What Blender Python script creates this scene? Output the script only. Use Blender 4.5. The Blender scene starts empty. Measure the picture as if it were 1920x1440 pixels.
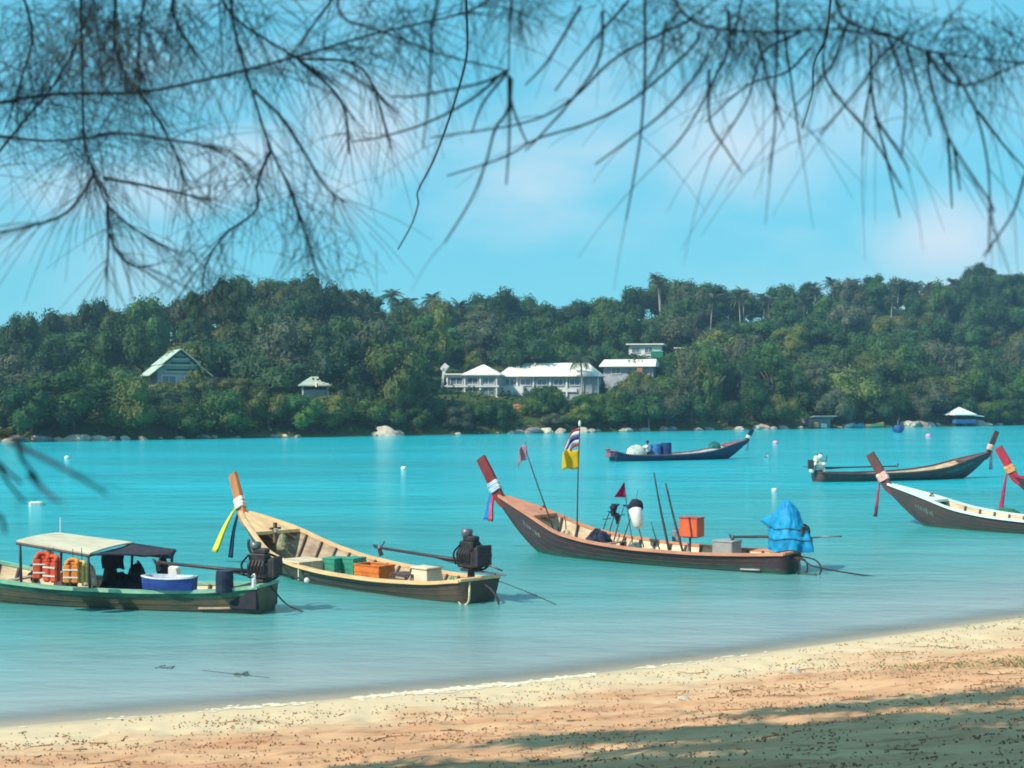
import bpy, bmesh, math, random
from mathutils import Vector, Matrix, noise as mnoise
R = math.radians
rnd = random.Random(7)
sc = bpy.context.scene
col = sc.collection

# ------------------------------------------------------------------ camera
F = 2600.0            # focal length in pixels of a 1920 px wide picture
HZ = 750.0            # horizon row
CZ = 4.6              # eye height above the water
cam_d = bpy.data.cameras.new("camera")
cam = bpy.data.objects.new("camera", cam_d)
col.objects.link(cam)
cam.location = (0, 0, CZ)
cam.rotation_euler = (R(90), 0, 0)
cam_d.sensor_width = 36.0
cam_d.lens = F / 1920 * 36.0
cam_d.shift_y = (HZ - 720) / 1920
cam_d.clip_start = 0.05
cam_d.clip_end = 4000
cam_d.dof.use_dof = True
cam_d.dof.focus_distance = 45.0
cam_d.dof.aperture_fstop = 5.4
sc.camera = cam

# ------------------------------------------------------------------ light
SUN = Vector((-0.80, -0.52, 0.86)).normalized()
SUN_EL = math.asin(SUN.z)
SUN_AZ = math.atan2(SUN.x, SUN.y)
sun_d = bpy.data.lights.new("sun", 'SUN')
sun_d.energy = 5.0
sun_d.angle = R(0.5)
sun_d.color = (1.0, 0.91, 0.77)
sun = bpy.data.objects.new("sun", sun_d)
col.objects.link(sun)
sun.location = (-30, -20, 60)
sun.rotation_euler = (-SUN).to_track_quat('-Z', 'Y').to_euler()

world = bpy.data.worlds.new("World")
sc.world = world
world.use_nodes = True
wt = world.node_tree
for n in list(wt.nodes):
    wt.nodes.remove(n)
def wn(t, **k):
    n = wt.nodes.new(t)
    for a, b in k.items():
        setattr(n, a, b)
    return n
def wl(a, b):
    wt.links.new(a, b)
w_out = wn('ShaderNodeOutputWorld')
w_bg = wn('ShaderNodeBackground')
w_bg.inputs['Strength'].default_value = 0.092
w_sky = wn('ShaderNodeTexSky', sky_type='NISHITA')
w_sky.sun_disc = False
w_sky.sun_elevation = SUN_EL
w_sky.sun_rotation = SUN_AZ % (2 * math.pi)
w_sky.air_density = 1.0
w_sky.dust_density = 0.6
w_sky.ozone_density = 2.0
w_tint = wn('ShaderNodeMix', data_type='RGBA', blend_type='MULTIPLY')
w_tint.inputs['Factor'].default_value = 1.0
wl(w_sky.outputs[0], w_tint.inputs['A'])
w_tint.inputs['B'].default_value = (0.66, 1.18, 1.13, 1)
# soft clouds
w_tc = wn('ShaderNodeTexCoord')
w_map = wn('ShaderNodeMapping')
w_map.inputs['Scale'].default_value = (2.6, 2.6, 6.5)
w_map.inputs['Location'].default_value = (1.35, 0.2, 0.62)
wl(w_tc.outputs['Generated'], w_map.inputs['Vector'])
w_noise = wn('ShaderNodeTexNoise')
w_noise.inputs['Scale'].default_value = 1.5
w_noise.inputs['Detail'].default_value = 5.0
w_noise.inputs['Roughness'].default_value = 0.48
wl(w_map.outputs[0], w_noise.inputs['Vector'])
w_ramp = wn('ShaderNodeMapRange', interpolation_type='SMOOTHSTEP')
w_ramp.inputs['From Min'].default_value = 0.45
w_ramp.inputs['From Max'].default_value = 0.82
wl(w_noise.outputs['Fac'], w_ramp.inputs['Value'])
cloud = w_ramp.outputs[0]
for (px, py, rad, amp) in ((690, 260, 0.085, 0.85), (1390, 275, 0.095, 0.95), (1770, 450, 0.066, 0.9), (1600, 215, 0.09, 0.55), (640, 350, 0.06, 0.7), (250, 520, 0.08, 0.4)):
    d = Vector(((px - 960) / F, 1, (HZ - py) / F)).normalized()
    sub = wn('ShaderNodeVectorMath', operation='SUBTRACT')
    wl(w_tc.outputs['Generated'], sub.inputs[0])
    sub.inputs[1].default_value = d
    sc_ = wn('ShaderNodeVectorMath', operation='MULTIPLY')
    wl(sub.outputs[0], sc_.inputs[0])
    sc_.inputs[1].default_value = (1, 1, 1.5)
    ln = wn('ShaderNodeVectorMath', operation='LENGTH')
    wl(sc_.outputs[0], ln.inputs[0])
    nz = wn('ShaderNodeTexNoise')
    nz.inputs['Scale'].default_value = 11.0
    nz.inputs['Detail'].default_value = 5.0
    nz.inputs['Roughness'].default_value = 0.55
    wl(w_tc.outputs['Generated'], nz.inputs['Vector'])
    ad = wn('ShaderNodeMath', operation='MULTIPLY_ADD')
    wl(nz.outputs['Fac'], ad.inputs[0])
    ad.inputs[1].default_value = rad * 1.3
    wl(ln.outputs['Value'], ad.inputs[2])
    mr = wn('ShaderNodeMapRange', interpolation_type='SMOOTHSTEP')
    wl(ad.outputs[0], mr.inputs['Value'])
    mr.inputs['From Min'].default_value = rad * 1.75
    mr.inputs['From Max'].default_value = rad * 0.45
    mr.inputs['To Max'].default_value = amp
    mx = wn('ShaderNodeMath', operation='MAXIMUM')
    wl(cloud, mx.inputs[0])
    wl(mr.outputs[0], mx.inputs[1])
    cloud = mx.outputs[0]
w_mix = wn('ShaderNodeMix', data_type='RGBA')
wl(cloud, w_mix.inputs['Factor'])
w_base = wn('ShaderNodeMix', data_type='RGBA')
w_base.inputs['Factor'].default_value = 0.6
wl(w_tint.outputs['Result'], w_base.inputs['A'])
w_base.inputs['B'].default_value = (1.6, 7.2, 9.7, 1)
wl(w_base.outputs['Result'], w_mix.inputs['A'])
w_mix.inputs['B'].default_value = (7.3, 8.4, 9.4, 1)
wl(w_mix.outputs['Result'], w_bg.inputs['Color'])
wl(w_bg.outputs[0], w_out.inputs['Surface'])

vs = sc.view_settings
vs.view_transform = 'Standard'
vs.look = 'None'
vs.exposure = 0.22
vs.gamma = 1.0
sc.cycles.use_denoising = True
sc.cycles.max_bounces = 6
sc.cycles.transparent_max_bounces = 12
sc.cycles.volume_bounces = 0
sc.cycles.filter_width = 1.8

# ------------------------------------------------------------------ materials
MATS = {}
def mat(name, c1, c2=None, scale=3.0, rough=0.65, spec=0.25, metal=0.0, bump=0.0, bscale=25.0,
        lo=0.4, hi=0.62, stretch=(1, 1, 1), detail=5.0, c3=None, rand=0.0, trans=0.0):
    if name in MATS:
        return MATS[name]
    m = bpy.data.materials.new(name)
    MATS[name] = m
    m.use_nodes = True
    t = m.node_tree
    b = t.nodes['Principled BSDF']
    b.inputs['Roughness'].default_value = rough
    b.inputs['Specular IOR Level'].default_value = spec
    b.inputs['Metallic'].default_value = metal
    tc = t.nodes.new('ShaderNodeTexCoord')
    mp = t.nodes.new('ShaderNodeMapping')
    mp.inputs['Scale'].default_value = stretch
    t.links.new(tc.outputs['Object'], mp.inputs['Vector'])
    if c2 is None:
        c2 = tuple(v * 0.72 for v in c1)
    nz = t.nodes.new('ShaderNodeTexNoise')
    nz.inputs['Scale'].default_value = scale
    nz.inputs['Detail'].default_value = detail
    nz.inputs['Roughness'].default_value = 0.62
    t.links.new(mp.outputs[0], nz.inputs['Vector'])
    rp = t.nodes.new('ShaderNodeValToRGB')
    rp.color_ramp.elements[0].position = lo
    rp.color_ramp.elements[0].color = (*c1, 1)
    rp.color_ramp.elements[1].position = hi
    rp.color_ramp.elements[1].color = (*c2, 1)
    if c3 is not None:
        e = rp.color_ramp.elements.new(min(0.98, hi + 0.12))
        e.color = (*c3, 1)
    t.links.new(nz.outputs['Fac'], rp.inputs['Fac'])
    out = rp.outputs['Color']
    if rand > 0:
        oi = t.nodes.new('ShaderNodeObjectInfo')
        hs = t.nodes.new('ShaderNodeHueSaturation')
        mr = t.nodes.new('ShaderNodeMapRange')
        mr.inputs['To Min'].default_value = 1 - rand
        mr.inputs['To Max'].default_value = 1 + rand
        t.links.new(oi.outputs['Random'], mr.inputs['Value'])
        t.links.new(mr.outputs[0], hs.inputs['Value'])
        mh = t.nodes.new('ShaderNodeMapRange')
        mh.inputs['To Min'].default_value = 0.5 + rand * 0.06
        mh.inputs['To Max'].default_value = 0.5 - rand * 0.06
        ml = t.nodes.new('ShaderNodeMath')
        ml.operation = 'FRACT'
        mm = t.nodes.new('ShaderNodeMath')
        mm.operation = 'MULTIPLY'
        mm.inputs[1].default_value = 17.31
        t.links.new(oi.outputs['Random'], mm.inputs[0])
        t.links.new(mm.outputs[0], ml.inputs[0])
        t.links.new(ml.outputs[0], mh.inputs['Value'])
        t.links.new(mh.outputs[0], hs.inputs['Hue'])
        t.links.new(out, hs.inputs['Color'])
        out = hs.outputs['Color']
    t.links.new(out, b.inputs['Base Color'])
    if bump > 0:
        n2 = t.nodes.new('ShaderNodeTexNoise')
        n2.inputs['Scale'].default_value = bscale
        n2.inputs['Detail'].default_value = 6
        t.links.new(mp.outputs[0], n2.inputs['Vector'])
        bp = t.nodes.new('ShaderNodeBump')
        bp.inputs['Strength'].default_value = bump
        bp.inputs['Distance'].default_value = 0.02
        t.links.new(n2.outputs['Fac'], bp.inputs['Height'])
        t.links.new(bp.outputs[0], b.inputs['Normal'])
    if trans > 0:
        tr = t.nodes.new('ShaderNodeBsdfTranslucent')
        t.links.new(out, tr.inputs['Color'])
        ms = t.nodes.new('ShaderNodeMixShader')
        ms.inputs[0].default_value = trans
        o = t.nodes['Material Output']
        t.links.new(b.outputs[0], ms.inputs[1])
        t.links.new(tr.outputs[0], ms.inputs[2])
        t.links.new(ms.outputs[0], o.inputs['Surface'])
    return m

# ------------------------------------------------------------------ mesh helpers
class MB:
    def __init__(s):
        s.v = []; s.f = []
    def add(s, vs_, fs_):
        o = len(s.v)
        s.v += [tuple(p) for p in vs_]
        s.f += [tuple(i + o for i in f) for f in fs_]
    def box(s, c, d, rz=0.0, rx=0.0, ry=0.0, taper=1.0, bev=0.0):
        x, y, z = d[0] / 2, d[1] / 2, d[2] / 2
        m = Matrix.Rotation(rz, 3, 'Z') @ Matrix.Rotation(ry, 3, 'Y') @ Matrix.Rotation(rx, 3, 'X')
        if bev <= 0:
            pts = [(-x, -y, -z), (x, -y, -z), (x, y, -z), (-x, y, -z)] + [(a * x * taper, b * y * taper, z) for a, b in ((-1, -1), (1, -1), (1, 1), (-1, 1))]
            fs = [(0, 3, 2, 1), (4, 5, 6, 7), (0, 1, 5, 4), (1, 2, 6, 5), (2, 3, 7, 6), (3, 0, 4, 7)]
        else:
            b_ = bev
            pts = []
            def ring(zz, ins, k):
                X, Y = x * k - ins, y * k - ins
                return [(-X + b_, -Y, zz), (X - b_, -Y, zz), (X, -Y + b_, zz), (X, Y - b_, zz), (X - b_, Y, zz), (-X + b_, Y, zz), (-X, Y - b_, zz), (-X, -Y + b_, zz)]
            pts = ring(-z, b_, 1) + ring(-z + b_, 0, 1) + ring(z - b_, 0, taper) + ring(z, b_, taper)
            fs = [tuple(range(7, -1, -1)), tuple(range(24, 32))]
            for r in range(3):
                for i in range(8):
                    j = (i + 1) % 8
                    fs.append((r * 8 + i, r * 8 + j, (r + 1) * 8 + j, (r + 1) * 8 + i))
        s.add([Vector(c) + m @ Vector(p) for p in pts], fs)
    def tube(s, pts, rads, n=6, cap=True):
        pts = [Vector(p) for p in pts]
        if not isinstance(rads, (list, tuple)):
            rads = [rads] * len(pts)
        o = len(s.v)
        up = Vector((0.13, 0.21, 1)).normalized()
        for i, p in enumerate(pts):
            t = (pts[min(i + 1, len(pts) - 1)] - pts[max(i - 1, 0)])
            if t.length < 1e-9:
                t = Vector((0, 0, 1))
            t.normalize()
            a = t.cross(up)
            if a.length < 0.05:
                a = t.cross(Vector((1, 0, 0)))
            a.normalize()
            b = t.cross(a)
            for k in range(n):
                w = 2 * math.pi * k / n
                s.v.append(tuple(p + (a * math.cos(w) + b * math.sin(w)) * rads[i]))
        for i in range(len(pts) - 1):
            for k in range(n):
                j = (k + 1) % n
                s.f.append((o + i * n + k, o + i * n + j, o + (i + 1) * n + j, o + (i + 1) * n + k))
        if cap:
            s.f.append(tuple(o + k for k in range(n - 1, -1, -1)))
            e = o + (len(pts) - 1) * n
            s.f.append(tuple(e + k for k in range(n)))
    def grid(s, P, closed=False):
        # P: rows of points
        o = len(s.v)
        nr, nc = len(P), len(P[0])
        for r in P:
            s.v += [tuple(p) for p in r]
        for i in range(nr - 1):
            for j in range(nc - (0 if closed else 1)):
                k = (j + 1) % nc
                s.f.append((o + i * nc + j, o + i * nc + k, o + (i + 1) * nc + k, o + (i + 1) * nc + j))
    def ball(s, c, r, n=8, m=6, sq=(1, 1, 1), jit=0.0, rr=None):
        rr = rr or rnd
        rows = []
        for i in range(1, m):
            th = math.pi * i / m
            rows.append([(c[0] + r * sq[0] * math.sin(th) * math.cos(2 * math.pi * k / n) * (1 + jit * rr.uniform(-1, 1)),
                          c[1] + r * sq[1] * math.sin(th) * math.sin(2 * math.pi * k / n) * (1 + jit * rr.uniform(-1, 1)),
                          c[2] + r * sq[2] * math.cos(th) * (1 + jit * rr.uniform(-1, 1))) for k in range(n)])
        o = len(s.v)
        s.grid(rows, closed=True)
        s.v.append((c[0], c[1], c[2] + r * sq[2])); a = len(s.v) - 1
        s.v.append((c[0], c[1], c[2] - r * sq[2])); b = len(s.v) - 1
        l = o + (m - 2) * n
        for k in range(n):
            j = (k + 1) % n
            s.f.append((a, o + j, o + k))
            s.f.append((b, l + k, l + j))
    def quad(s, a, b, c, d):
        s.add([a, b, c, d], [(0, 1, 2, 3)])
    def mesh(s, name, smooth=False):
        me = bpy.data.meshes.new(name)
        me.from_pydata(s.v, [], s.f)
        if smooth:
            me.polygons.foreach_set('use_smooth', [True] * len(me.polygons))
        me.update()
        return me
    def build(s, name, m, parent=None, smooth=False):
        me = s.mesh(name, smooth)
        me.materials.append(m)
        return obj(name, me, parent)
def obj(name, data, parent=None):
    o = bpy.data.objects.new(name, data)
    col.objects.link(o)
    if parent is not None:
        o.parent = parent
    return o
def tag(o, label=None, cat=None, group=None, kind=None):
    if label: o['label'] = label
    if cat: o['category'] = cat
    if group: o['group'] = group
    if kind: o['kind'] = kind
    return o
def empty(name, loc, rz=0.0, label=None, cat=None, group=None):
    o = bpy.data.objects.new(name, None)
    o.empty_display_size = 0.2
    col.objects.link(o)
    o.location = loc
    o.rotation_euler = (0, 0, rz)
    return tag(o, label, cat, group)
def weld(o, ang=40):
    bm = bmesh.new(); bm.from_mesh(o.data)
    bmesh.ops.remove_doubles(bm, verts=bm.verts, dist=1e-4)
    bmesh.ops.recalc_face_normals(bm, faces=bm.faces)
    bm.to_mesh(o.data); bm.free()
    return o
def at(px, py, Y):
    return Vector(((px - 960) / F * Y, Y, CZ - (py - HZ) / F * Y))
def cr(pts, n):
    """Catmull-Rom through pts, n points per span"""
    pts = [Vector(p) for p in pts]
    if len(pts) < 3:
        return [pts[0].lerp(pts[-1], i / n) for i in range(n + 1)]
    P = [pts[0] * 2 - pts[1]] + pts + [pts[-1] * 2 - pts[-2]]
    out = []
    for i in range(1, len(P) - 2):
        a, b, c, d = P[i - 1:i + 3]
        for k in range(n):
            t = k / n
            out.append(0.5 * ((2 * b) + (c - a) * t + (2 * a - 5 * b + 4 * c - d) * t * t + (3 * b - a - 3 * c + d) * t ** 3))
    out.append(pts[-1])
    return out
def lerp_tab(tab, x):
    if x <= tab[0][0]: return tab[0][1]
    for (a, b), (c, d) in zip(tab, tab[1:]):
        if x <= c:
            t = (x - a) / (c - a)
            return b + (d - b) * t
    return tab[-1][1]
def smooth01(t):
    t = max(0.0, min(1.0, t))
    return t * t * (3 - 2 * t)
def N3(x, y, z=0.0):
    return mnoise.noise(Vector((x, y, z)))
ORD = ['first', 'second', 'third', 'fourth', 'fifth', 'sixth', 'seventh', 'eighth', 'ninth', 'tenth', 'eleventh', 'twelfth', 'thirteenth', 'fourteenth', 'fifteenth', 'sixteenth', 'seventeenth', 'eighteenth', 'nineteenth', 'twentieth']

# ------------------------------------------------------------------ near beach and water
SHORE = [(-60, 2.0), (-30, 11.0), (-14, 16.9), (-7.2, 19.5), (-3.5, 21.0), (0, 22.5), (4, 24.9), (8, 27.5), (10.9, 29.4), (16, 32.6), (30, 40.0), (70, 58.0)]
def shore_y(x):
    return lerp_tab(SHORE, x)
SH = [Vector((x, shore_y(x), 0)) for x in [i * 0.5 for i in range(-120, 141)]]
def shore_dist(x, y):
    """signed distance to the shoreline: positive out in the water"""
    best = 1e9
    i0 = int(min(max((x + 60) * 2, 0), 260))
    for i in range(max(0, i0 - 40), min(len(SH), i0 + 41), 2):
        d = (SH[i].x - x) ** 2 + (SH[i].y - y) ** 2
        best = min(best, d)
    d = math.sqrt(best)
    d = min(d, abs(y - shore_y(x)))
    return d if y > shore_y(x) else -d
def beach_z(x, y):
    d = shore_dist(x, y)
    if d > 0:
        return -0.07 * d - 0.003 * d * d
    a = -d
    z = 0.085 * a + 0.0040 * a * a
    z = min(z, 3.0)
    k = min(1.0, a / 1.5)
    z += k * (0.05 * N3(x * 0.55, y * 0.55) + 0.030 * N3(x * 1.7, y * 1.7, 3.0) + 0.018 * N3(x * 4.2, y * 4.2, 7.0) - 0.075 * max(0.0, N3(x * 1.9, y * 2.6, 11.0) - 0.22) - 0.06 * max(0.0, N3(x * 3.3, y * 4.0, 21.0) - 0.25))
    return z
def axis(segs):
    out = []
    for a, b, n in segs:
        out += [a + (b - a) * i / n for i in range(n)]
    out.append(segs[-1][1])
    return out
bx = axis([(-60, -12, 40), (-12, 16, 320), (16, 70, 50)])
by = axis([(-15, 9, 24), (9, 33, 260), (33, 62, 40)])
mb = MB()
mb.grid([[(x, y, beach_z(x, y)) for x in bx] for y in by])
sand = mat("sand", (0.68, 0.41, 0.235), (0.50, 0.24, 0.13), scale=0.9, rough=0.95, spec=0.05, bump=0.55, bscale=9.0, lo=0.36, hi=0.72, stretch=(0.6, 1.4, 1))
def patch_sand():
    t = sand.node_tree
    b = t.nodes['Principled BSDF']
    src = b.inputs['Base Color'].links[0].from_socket
    tc = t.nodes.new('ShaderNodeTexCoord')
    # rusty specks of dry casuarina litter pressed into the sand
    n1 = t.nodes.new('ShaderNodeTexNoise'); n1.inputs['Scale'].default_value = 2.6; n1.inputs['Detail'].default_value = 8; n1.inputs['Roughness'].default_value = 0.75
    mp = t.nodes.new('ShaderNodeMapping'); mp.inputs['Scale'].default_value = (0.55, 1.5, 1)
    t.links.new(tc.outputs['Object'], mp.inputs['Vector']); t.links.new(mp.outputs[0], n1.inputs['Vector'])
    r1 = t.nodes.new('ShaderNodeMapRange'); r1.interpolation_type = 'SMOOTHSTEP'
    r1.inputs['From Min'].default_value = 0.50; r1.inputs['From Max'].default_value = 0.66; r1.inputs['To Max'].default_value = 0.85
    t.links.new(n1.outputs['Fac'], r1.inputs['Value'])
    # paler washed sand close to the water, read from the height of the beach
    ge = t.nodes.new('ShaderNodeSeparateXYZ'); t.links.new(tc.outputs['Object'], ge.inputs[0])
    n2 = t.nodes.new('ShaderNodeTexNoise'); n2.inputs['Scale'].default_value = 0.6; n2.inputs['Detail'].default_value = 5
    t.links.new(tc.outputs['Object'], n2.inputs['Vector'])
    ma = t.nodes.new('ShaderNodeMath'); ma.operation = 'MULTIPLY_ADD'; ma.inputs[1].default_value = -0.45
    t.links.new(n2.outputs['Fac'], ma.inputs[0]); t.links.new(ge.outputs['Z'], ma.inputs[2])
    r2 = t.nodes.new('ShaderNodeMapRange'); r2.interpolation_type = 'SMOOTHSTEP'
    r2.inputs['From Min'].default_value = -0.12; r2.inputs['From Max'].default_value = 0.16
    t.links.new(ma.outputs[0], r2.inputs['Value'])
    mu = t.nodes.new('ShaderNodeMath'); mu.operation = 'MULTIPLY'
    t.links.new(r1.outputs[0], mu.inputs[0]); t.links.new(r2.outputs[0], mu.inputs[1])
    m0 = t.nodes.new('ShaderNodeMix'); m0.data_type = 'RGBA'
    m0.inputs['A'].default_value = (0.66, 0.50, 0.32, 1)
    t.links.new(r2.outputs[0], m0.inputs['Factor']); t.links.new(src, m0.inputs['B'])
    m1 = t.nodes.new('ShaderNodeMix'); m1.data_type = 'RGBA'
    m1.inputs['B'].default_value = (0.34, 0.165, 0.095, 1)
    t.links.new(mu.outputs[0], m1.inputs['Factor']); t.links.new(m0.outputs['Result'], m1.inputs['A'])
    # wet sand under and right at the water
    r3 = t.nodes.new('ShaderNodeMapRange'); r3.inputs['From Min'].default_value = 0.035; r3.inputs['From Max'].default_value = 0.0
    t.links.new(ge.outputs['Z'], r3.inputs['Value'])
    m2 = t.nodes.new('ShaderNodeMix'); m2.data_type = 'RGBA'
    m2.inputs['B'].default_value = (0.48, 0.38, 0.27, 1)
    t.links.new(r3.outputs[0], m2.inputs['Factor']); t.links.new(m1.outputs['Result'], m2.inputs['A'])
    t.links.new(m2.outputs['Result'], b.inputs['Base Color'])
patch_sand()
beach = tag(mb.build('beach', sand, smooth=True), 'sandy beach sloping down to the turquoise water', kind='structure')

# water
def make_water():
    xs = axis([(-1500, -200, 8), (-200, -45, 20), (-45, 60, 150), (60, 250, 20), (250, 1500, 8)])
    ys = axis([(0, 14, 10), (14, 62, 120), (62, 150, 40), (150, 400, 25), (400, 2200, 8)])
    m = MB()
    m.grid([[(x, y, 0.0) for x in xs] for y in ys])
    me = m.mesh('sea', True)
    a = me.attributes.new('offshore', 'FLOAT', 'POINT')
    vals = []
    for v in me.vertices:
        x, y = v.co.x, v.co.y
        d = shore_dist(x, y) if (-58 < x < 68 and y < 75) else 60.0
        vals.append(d)
    a.data.foreach_set('value', vals)
    w = bpy.data.materials.new('sea_water'); w.use_nodes = True
    t = w.node_tree; b = t.nodes['Principled BSDF']; out = t.nodes['Material Output']
    at_ = t.nodes.new('ShaderNodeAttribute'); at_.attribute_name = 'offshore'
    tc = t.nodes.new('ShaderNodeTexCoord')
    nz = t.nodes.new('ShaderNodeTexNoise'); nz.inputs['Scale'].default_value = 0.09; nz.inputs['Detail'].default_value = 4
    mp = t.nodes.new('ShaderNodeMapping'); mp.inputs['Scale'].default_value = (0.5, 1.3, 1)
    t.links.new(tc.outputs['Object'], mp.inputs['Vector']); t.links.new(mp.outputs[0], nz.inputs['Vector'])
    ma = t.nodes.new('ShaderNodeMath'); ma.operation = 'MULTIPLY_ADD'; ma.inputs[1].default_value = 6.0
    t.links.new(nz.outputs['Fac'], ma.inputs[0]); t.links.new(at_.outputs['Fac'], ma.inputs[2])
    mr = t.nodes.new('ShaderNodeMapRange'); mr.inputs['From Min'].default_value = 3.0; mr.inputs['From Max'].default_value = 63.0
    t.links.new(ma.outputs[0], mr.inputs['Value'])
    rp = t.nodes.new('ShaderNodeValToRGB'); cr_ = rp.color_ramp
    stops = [(0.0, (0.36, 0.38, 0.37)), (0.05, (0.26, 0.37, 0.37)), (0.12, (0.13, 0.365, 0.365)), (0.26, (0.045, 0.37, 0.385)), (0.6, (0.018, 0.44, 0.50)), (1.0, (0.010, 0.47, 0.56))]
    cr_.elements[0].position = 0.0; cr_.elements[0].color = (*stops[0][1], 1)
    cr_.elements[1].position = 1.0; cr_.elements[1].color = (*stops[-1][1], 1)
    for p, c in stops[1:-1]:
        e = cr_.elements.new(p); e.color = (*c, 1)
    t.links.new(mr.outputs[0], rp.inputs['Fac'])
    npz = t.nodes.new('ShaderNodeTexNoise'); npz.inputs['Scale'].default_value = 0.035; npz.inputs['Detail'].default_value = 6; npz.inputs['Roughness'].default_value = 0.6
    mpz = t.nodes.new('ShaderNodeMapping'); mpz.inputs['Scale'].default_value = (0.6, 2.2, 1); mpz.inputs['Rotation'].default_value = (0, 0, R(-14))
    t.links.new(tc.outputs['Object'], mpz.inputs['Vector']); t.links.new(mpz.outputs[0], npz.inputs['Vector'])
    mrz = t.nodes.new('ShaderNodeMapRange'); mrz.inputs['From Min'].default_value = 0.32; mrz.inputs['From Max'].default_value = 0.68; mrz.inputs['To Min'].default_value = 0.84; mrz.inputs['To Max'].default_value = 1.22
    t.links.new(npz.outputs['Fac'], mrz.inputs['Value'])
    hsz = t.nodes.new('ShaderNodeHueSaturation'); t.links.new(mrz.outputs[0], hsz.inputs['Value']); t.links.new(rp.outputs['Color'], hsz.inputs['Color'])
    t.links.new(hsz.outputs['Color'], b.inputs['Base Color'])
    b.inputs['Roughness'].default_value = 0.12
    b.inputs['IOR'].default_value = 1.33
    b.inputs['Specular IOR Level'].default_value = 0.30
    # ripples
    n1 = t.nodes.new('ShaderNodeTexNoise'); n1.inputs['Scale'].default_value = 2.4; n1.inputs['Detail'].default_value = 8; n1.inputs['Roughness'].default_value = 0.68
    m1 = t.nodes.new('ShaderNodeMapping'); m1.inputs['Scale'].default_value = (0.55, 1.25, 1); m1.inputs['Rotation'].default_value = (0, 0, R(18))
    t.links.new(tc.outputs['Object'], m1.inputs['Vector']); t.links.new(m1.outputs[0], n1.inputs['Vector'])
    n2 = t.nodes.new('ShaderNodeTexNoise'); n2.inputs['Scale'].default_value = 0.45; n2.inputs['Detail'].default_value = 3
    t.links.new(m1.outputs[0], n2.inputs['Vector'])
    mm = t.nodes.new('ShaderNodeMath'); mm.operation = 'MULTIPLY_ADD'; mm.inputs[1].default_value = 2.6
    t.links.new(n2.outputs['Fac'], mm.inputs[0]); t.links.new(n1.outputs['Fac'], mm.inputs[2])
    bp = t.nodes.new('ShaderNodeBump'); bp.inputs['Distance'].default_value = 0.12
    rs = t.nodes.new('ShaderNodeMapRange'); rs.inputs['From Min'].default_value = 12.0; rs.inputs['From Max'].default_value = 45.0; rs.inputs['To Min'].default_value = 0.30; rs.inputs['To Max'].default_value = 0.7
    t.links.new(at_.outputs['Fac'], rs.inputs['Value']); t.links.new(rs.outputs[0], bp.inputs['Strength'])
    t.links.new(mm.outputs[0], bp.inputs['Height'])
    t.links.new(bp.outputs[0], b.inputs['Normal'])
    # the last metre of water over the sand is see-through
    tr = t.nodes.new('ShaderNodeBsdfTransparent')
    ra = t.nodes.new('ShaderNodeMapRange'); ra.interpolation_type = 'SMOOTHSTEP'
    ra.inputs['From Min'].default_value = -0.05; ra.inputs['From Max'].default_value = 1.5; ra.inputs['To Min'].default_value = 0.25
    t.links.new(at_.outputs['Fac'], ra.inputs['Value'])
    ms = t.nodes.new('ShaderNodeMixShader')
    t.links.new(ra.outputs[0], ms.inputs[0]); t.links.new(tr.outputs[0], ms.inputs[1]); t.links.new(b.outputs[0], ms.inputs[2])
    t.links.new(ms.outputs[0], out.inputs['Surface'])
    me.materials.append(w)
    return tag(obj('sea', me), 'calm turquoise sea water filling the bay', kind='structure')
make_water()

# ------------------------------------------------------------------ far hill
QC = 75.0
SKY_TAB = [(-200, 600), (0, 590), (60, 592), (100, 572), (270, 560), (340, 545), (400, 528), (450, 512), (560, 520), (620, 528), (700, 540), (820, 538), (880, 560), (950, 540), (1010, 566), (1080, 556), (1150, 550), (1230, 520), (1330, 520), (1430, 540), (1490, 522), (1650, 512), (1720, 520), (1790, 520), (1840, 494), (1920, 512), (2200, 530)]
def hill_pq(x, y):
    return x * 0.823 + (y - 190) * 0.568, (y - 190 - 0.69 * x) * 0.823
def hill_xy(p, q):
    # inverse of hill_pq
    # q/0.823 = y-190-0.69x ; p = .823x + .568(y-190)
    a = q / 0.823
    x = (p - 0.568 * a) / (0.823 + 0.568 * 0.69)
    return x, 190 + 0.69 * x + a
CREST = []
for px in range(-200, 2200, 40):
    k = (px - 960) / F
    y = (190 + QC / 0.823) / (1 - 0.69 * k)
    x = k * y
    CREST.append((hill_pq(x, y)[0], CZ + (HZ - lerp_tab(SKY_TAB, px)) / F * y - 8.5))
def hill_z(x, y):
    p, q = hill_pq(x, y)
    gz = lerp_tab(CREST, p)
    if q < 0:
        return max(-2.0, q * 0.25) + 0.15
    t = min(1.0, q / QC)
    z = 0.15 + min(1.2, q * 0.35) * (1 - t) + gz * (0.35 * t + 0.65 * (t ** 1.15))
    if q > QC:
        z -= (q - QC) * 0.10
    return max(z + 0.5 * N3(x * 0.08, y * 0.08), -2) if q > 3 else z
mb = MB()
ps = axis([(-420, -160, 20), (-160, 260, 140), (260, 520, 20)])
qs = axis([(-6, 12, 12), (12, 110, 40), (110, 320, 12)])
mb.grid([[(*hill_xy(p, q), hill_z(*hill_xy(p, q))) for p in ps] for q in qs])
hill_m = mat("hill_ground", (0.045, 0.075, 0.022), (0.12, 0.12, 0.045), scale=0.09, rough=0.95, spec=0.05, bump=0.6, bscale=1.5, lo=0.42, hi=0.66)
tag(mb.build('hill', hill_m, smooth=True), 'wooded headland rising across the bay', kind='structure')

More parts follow.
